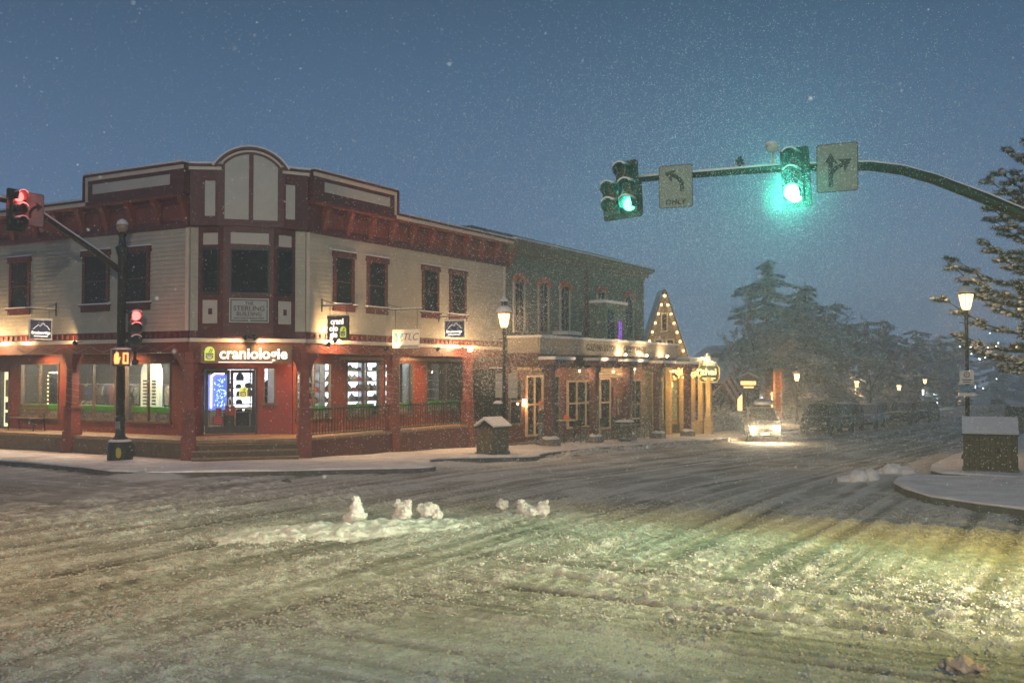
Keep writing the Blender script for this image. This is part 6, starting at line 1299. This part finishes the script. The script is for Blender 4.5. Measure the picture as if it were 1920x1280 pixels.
def plant_bare(label, x, y, bt, group, rz=0, sc=1, name='bare_tree', mt=FROST):
    t = thing(name, label, 'tree', (x, y, g(x, y)), rz, group); t.scale = (sc, sc, sc)
    if not hasattr(bt[0], 'me'):
        a = bt[0].build('trunk', BARK, t); b = bt[1].build('crown', mt, t); bt[0].me = (a.data, b.data)
    else:
        for nm, me in zip(('trunk', 'crown'), bt[0].me): link(bpy.data.objects.new(nm, me), t)
b3_ = bare(10.5, 15, .8, 7); b1_ = bare(7.5, 5, .75, 6); b2_ = bare(9.5, 6, .42, 6)
plant_bare('bare frosted tree with wide pale twigs behind the small hexagonal sign', -1.2, 49.5, b1_, GT)
plant_bare('low frosted shrub like tree glowing warm beside the restaurant post', -.2, 41.5, b1_, GT, rz=2, sc=.52)
plant_bare('widest bare frosted tree, in front of the tallest spruce', -.6, 54.0, b3_, GT, sc=.95)
plant_bare('bare frosted tree filling the gap over the parked cars', 1.6, 64.5, b3_, GT, rz=2.2, sc=.85)
plant_bare('slim bare frosted tree between the third and fourth lamps', 2.2, 82, b2_, GT, sc=1.12)
plant_bare('bare frosted tree beside the third lamp', 1.5, 75, b2_, GT, rz=2, sc=.75)
plant_bare('faint bare tree behind the fourth lamp', 1.0, 96, b2_, GT, rz=1, sc=1.0)
plant('faint spruce fading in the snowfall beyond the fourth lamp', .0, 92, far_, GT, sc=.95)
for i, (x, y, s_) in enumerate(((-3, 78, 1.0), (-1, 108, 1.05), (.5, 122, 1.0), (1.5, 138, 1.0), (-5, 100, 1.2), (1, 160, 1.1), (5, 185, 1.1), (12, 195, 1.2), (19.5, 185, 1.1), (20.5, 150, 1.1), (20, 120, 1.0), (21, 95, .9), (24, 135, 1.2), (26, 165, 1.3), (9, 205, 1.1), (15, 208, 1.3), (23, 205, 1.4), (28, 110, 1.1))):
    plant('faint dark conifer standing in the blue haze at the end of the street', x, y, far_, 'faint conifers in the haze at the street end', rz=i*1.7, sc=s_)
# low hedge and stacked snow beyond the restaurant
x0, y0 = .7, 45; rgx = np.random.default_rng(8); n = 5200
c = np.stack([rgx.uniform(-.1, 1.3, n), rgx.uniform(38.9, 53, n), rgx.random(n)], 1); c[:, 2] = G(c[:, 0], c[:, 1])+c[:, 2]*1.25
u = rgx.normal(0, 1, (n, 3)); u /= np.linalg.norm(u, axis=1)[:, None]; v = np.cross(u, rgx.normal(0, 1, (n, 3))); v /= np.linalg.norm(v, axis=1)[:, None]
t = thing('hedge', 'long dark hedge dusted with snow between the restaurant and the orange pillars', 'hedge', (.6, 46, g(.6, 46)), local=False)
P, Fq = quads(c, u*.10, v*.05); fastmesh('foliage', P, Fq, NEED, t)
k = c[:, 2]-G(c[:, 0], c[:, 1]) > 1.05; P, Fq = quads(c[k]+np.array([0, 0, .08]), np.array([.12, 0, 0])+u[k]*.03, np.array([0, .12, 0])+v[k]*.03); fastmesh('hedge_snow', P, Fq, SNOW, t)
# ---- big pine on the right, near: long upturned boughs with needle brushes and heaped snow
PN = mat('pine_needles', (.035, .055, .028), .85, var=.4, scale=2)
def pine(label, x, y, h, seed):
    rg = random.Random(seed); z = g(x, y)+.15; t = thing('pine_tree', label, 'tree', (x, y, z)); nr = np.random.default_rng(seed)
    m = MB(); m.tube([(0, 0, 0), (.05, 0, h*.3), (-.05, .05, h*.6), (0, 0, h)], [.26, .21, .13, .03], 10); m.build('trunk', BARK, t)
    br = MB(); tufts = []
    nb = 92
    for i in range(nb):
        zz = 3.3+(h-3.6)*(i+rg.random())/nb; a = i*2.4+rg.uniform(-.3, .3); L_ = (3.7*(1-(zz/h)**2)+.6)*rg.uniform(.75, 1.1); d = Vector((math.cos(a), math.sin(a), 0)); s_ = Vector((-d.y, d.x, 0))
        dr = -.30 if zz < h*.35 else (.02 if zz < .6*h else .25)
        P = [Vector((0, 0, zz))]; 
        for k in range(1, 7): u = k/6; P.append(Vector((0, 0, zz))+d*L_*u+Vector((0, 0, dr*L_*u*.7+.22*L_*u*u-.10*L_*math.sin(u*PI)))+s_*.1*math.sin(k+i))
        br.tube(P, [.05*(1-k/7.5)+.006 for k in range(7)], 5)
        for k in range(2, 7):
            for sd in (-1, 1):
                l2 = L_*.30*(1.15-k/8)*rg.uniform(.6, 1.2); e_ = P[k]+s_*sd*l2*.8+d*l2*.65+Vector((0, 0, l2*.18)); br.tube([P[k], P[k].lerp(e_, .5)+Vector((0, 0, -.03)), e_], [.014, .010, .006], 3)
                for q in (.35, .65, 1.0): tufts.append((P[k].lerp(e_, q), (e_-P[k]).normalized()))
        tufts.append((P[6], (P[6]-P[5]).normalized())); tufts.append((P[5], (P[6]-P[5]).normalized()))
    br.build('limbs', BARK, t)
    c = np.array([p for p, _ in tufts]); dd = np.array([d for _, d in tufts]); n = len(c); K = 80
    cc = np.repeat(c, K, 0); ax = np.repeat(dd, K, 0); off = nr.uniform(-.16, .12, (n*K, 1))*ax; r = nr.normal(0, 1, (n*K, 3)); r -= (r*ax).sum(1)[:, None]*ax; r /= np.linalg.norm(r, axis=1)[:, None]
    nd = (ax*.75+r*.8); nd /= np.linalg.norm(nd, axis=1)[:, None]; ln = nr.uniform(.12, .22, (n*K, 1)); w_ = np.cross(nd, nr.normal(0, 1, (n*K, 3))); w_ /= np.linalg.norm(w_, axis=1)[:, None]; w_ *= .012
    b0 = cc+off; P = np.stack([b0-w_, b0+w_, b0+nd*ln], 1).reshape(-1, 3); fastmesh('crown', P, np.arange(n*K*3).reshape(-1, 3), PN, t)
    cs = np.repeat(c, 3, 0)+nr.normal(0, .06, (n*3, 3))*np.array([1, 1, .5])+np.array([0, 0, .04]); cs = cs[nr.random(len(cs)) < .7]; ns_ = len(cs); s_ = nr.uniform(.03, .105, ns_)
    S = iv[None]*(1+.3*(nr.random((ns_, len(iv), 1))-.5))*s_[:, None, None]*np.array([1.15, 1.15, .62])+cs[:, None]; fastmesh('branch_snow', S.reshape(-1, 3), (if_[None]+(np.arange(ns_)*len(iv))[:, None, None]).reshape(-1, 3), SNOW, t, smooth=True)
    return t
pine('big pine with heaped snow and upturned boughs over the tall lamp', 21.2, 17.6, 12.2, 12)
t = thing('string_lights', 'loose strand of tiny white lights hanging in the big pine below the lantern', 'string lights', (18.6, 15.8, 3.2), local=False); rr_ = random.Random(2); m = MB(); q = []
for i in range(16): q.append((18.0+.10*i*.6+rr_.uniform(-.3, .3), 15.6+rr_.uniform(-.4, .4), 2.3+rr_.random()*2.0))
m.tube(sorted(q, key=lambda p: p[2]), .006, 3); m.build('wire', DARKM, t); m = MB()
for p in q: m.ball(p, .022, 5, 3)
m.build('bulbs', emis('tiny_cold_bulb', (.8, 1, .95), 2.5, False), t)
# ================================================================ falling snow and misty air
rg = np.random.default_rng(77)
def flakes(n, lo, hi, s0, s1):
    c = rg.uniform(lo, hi, (n, 3)); k = (np.linalg.norm(c-np.array([22.15, -22.67, 2.9]), axis=1) > 7) & (c[:, 2] > G(c[:, 0], c[:, 1])+.05)
    # no flakes indoors or under the porches
    k &= ~((c[:, 0] < .05) & (c[:, 1] > .05) & (c[:, 1] < 38) & (c[:, 2] < 8.6)); c = c[k]; return c, rg.uniform(s0, s1, len(c))
sets = [flakes(200000, (-14, -24, -.5), (30, 2, 12), .002, .0052), flakes(210000, (-10, 2, -1.5), (26, 34, 12), .006, .015), flakes(80000, (-8, 34, -3), (28, 75, 13), .011, .024),
        (rg.normal(0, 1, (52000, 3))*np.array([2.3, 2.0, 1.9])+np.array([16.4, -4.4, 5.9]), rg.uniform(.0022, .0065, 52000)), flakes(5000, (1.8, 7.6, 2.4), (5.0, 10.8, 6.6), .006, .012), flakes(5000, (.6, 9.5, 2.0), (3.8, 13.5, 5.6), .006, .012), flakes(6000, (2.5, 30, -1.2), (8.5, 35.5, 1.0), .008, .016)]  # denser flakes added around signals, lamps and headlights to thicken their halos
for (cx_, cy_, cz_, n_, sg_, s0_, s1_) in ((16.93, -2.85, 6.30, 7000, .42, .0015, .0045), (13.43, -2.85, 6.42, 1500, .3, .0015, .004), (.6, 3.6, 4.0, 900, .3, .002, .006), (.6, 11.7, 3.8, 1600, .4, .002, .007), (-12.1, -.6, 3.8, 1200, .35, .002, .007), (5.6, 31.8, -.1, 1300, .8, .004, .010), (7.0, 32.2, -.1, 1300, .8, .004, .010)):  # extra flakes packed close to the lamp faces, added to imitate glare
    c_ = rg.normal(0, 1, (n_, 3))*sg_+np.array([cx_, cy_, cz_]); sets.append((c_, rg.uniform(s0_, s1_, n_)))
c_ = rg.uniform((14, -20.5, 1.6), (23.5, -14.5, 6.5), (420, 3)); sets.append((c_[np.linalg.norm(c_-np.array([22.15, -22.67, 2.9]), axis=1) > 3], None)); sets[-1] = (sets[-1][0], rg.uniform(.003, .007, len(sets[-1][0])))
c = np.concatenate([a for a, _ in sets]); s = np.concatenate([b for _, b in sets])[:, None]; n = len(c)
u = rg.normal(0, 1, (n, 3)); u /= np.linalg.norm(u, axis=1)[:, None]; v = np.cross(u, rg.normal(0, 1, (n, 3))); v /= np.linalg.norm(v, axis=1)[:, None]
P = np.stack([c-u*s, c+v*s, c+u*s, c-v*s], 1).reshape(-1, 3)
FL = bpy.data.materials.new('snowflake'); FL.use_nodes = True; t_ = FL.node_tree; t_.nodes.remove(t_.nodes['Principled BSDF'])
a = t_.nodes.new('ShaderNodeBsdfDiffuse'); b = t_.nodes.new('ShaderNodeBsdfTranslucent'); mx = t_.nodes.new('ShaderNodeAddShader'); a.inputs[0].default_value = (.8, .8, .8, 1); b.inputs[0].default_value = (.40, .41, .43, 1)
t_.links.new(a.outputs[0], mx.inputs[0]); t_.links.new(b.outputs[0], mx.inputs[1]); t_.links.new(mx.outputs[0], t_.nodes['Material Output'].inputs[0])
tag(fastmesh('falling_snow_and_glow_flakes', P, np.arange(n*4).reshape(-1, 4), FL), kind='stuff')
HZ = bpy.data.materials.new('snowy_air'); HZ.use_nodes = True; t_ = HZ.node_tree; t_.nodes.remove(t_.nodes['Principled BSDF']); pv = t_.nodes.new('ShaderNodeVolumePrincipled')
pv.inputs['Color'].default_value = (.9, .95, 1, 1); pv.inputs['Density'].default_value = .0037; pv.inputs['Anisotropy'].default_value = .35; t_.links.new(pv.outputs[0], t_.nodes['Material Output'].inputs['Volume'])
m = MB(); m.box(-60, 80, -45, 260, -6, 19.5); hz = m.build('haze', HZ); tag(hz, kind='stuff')
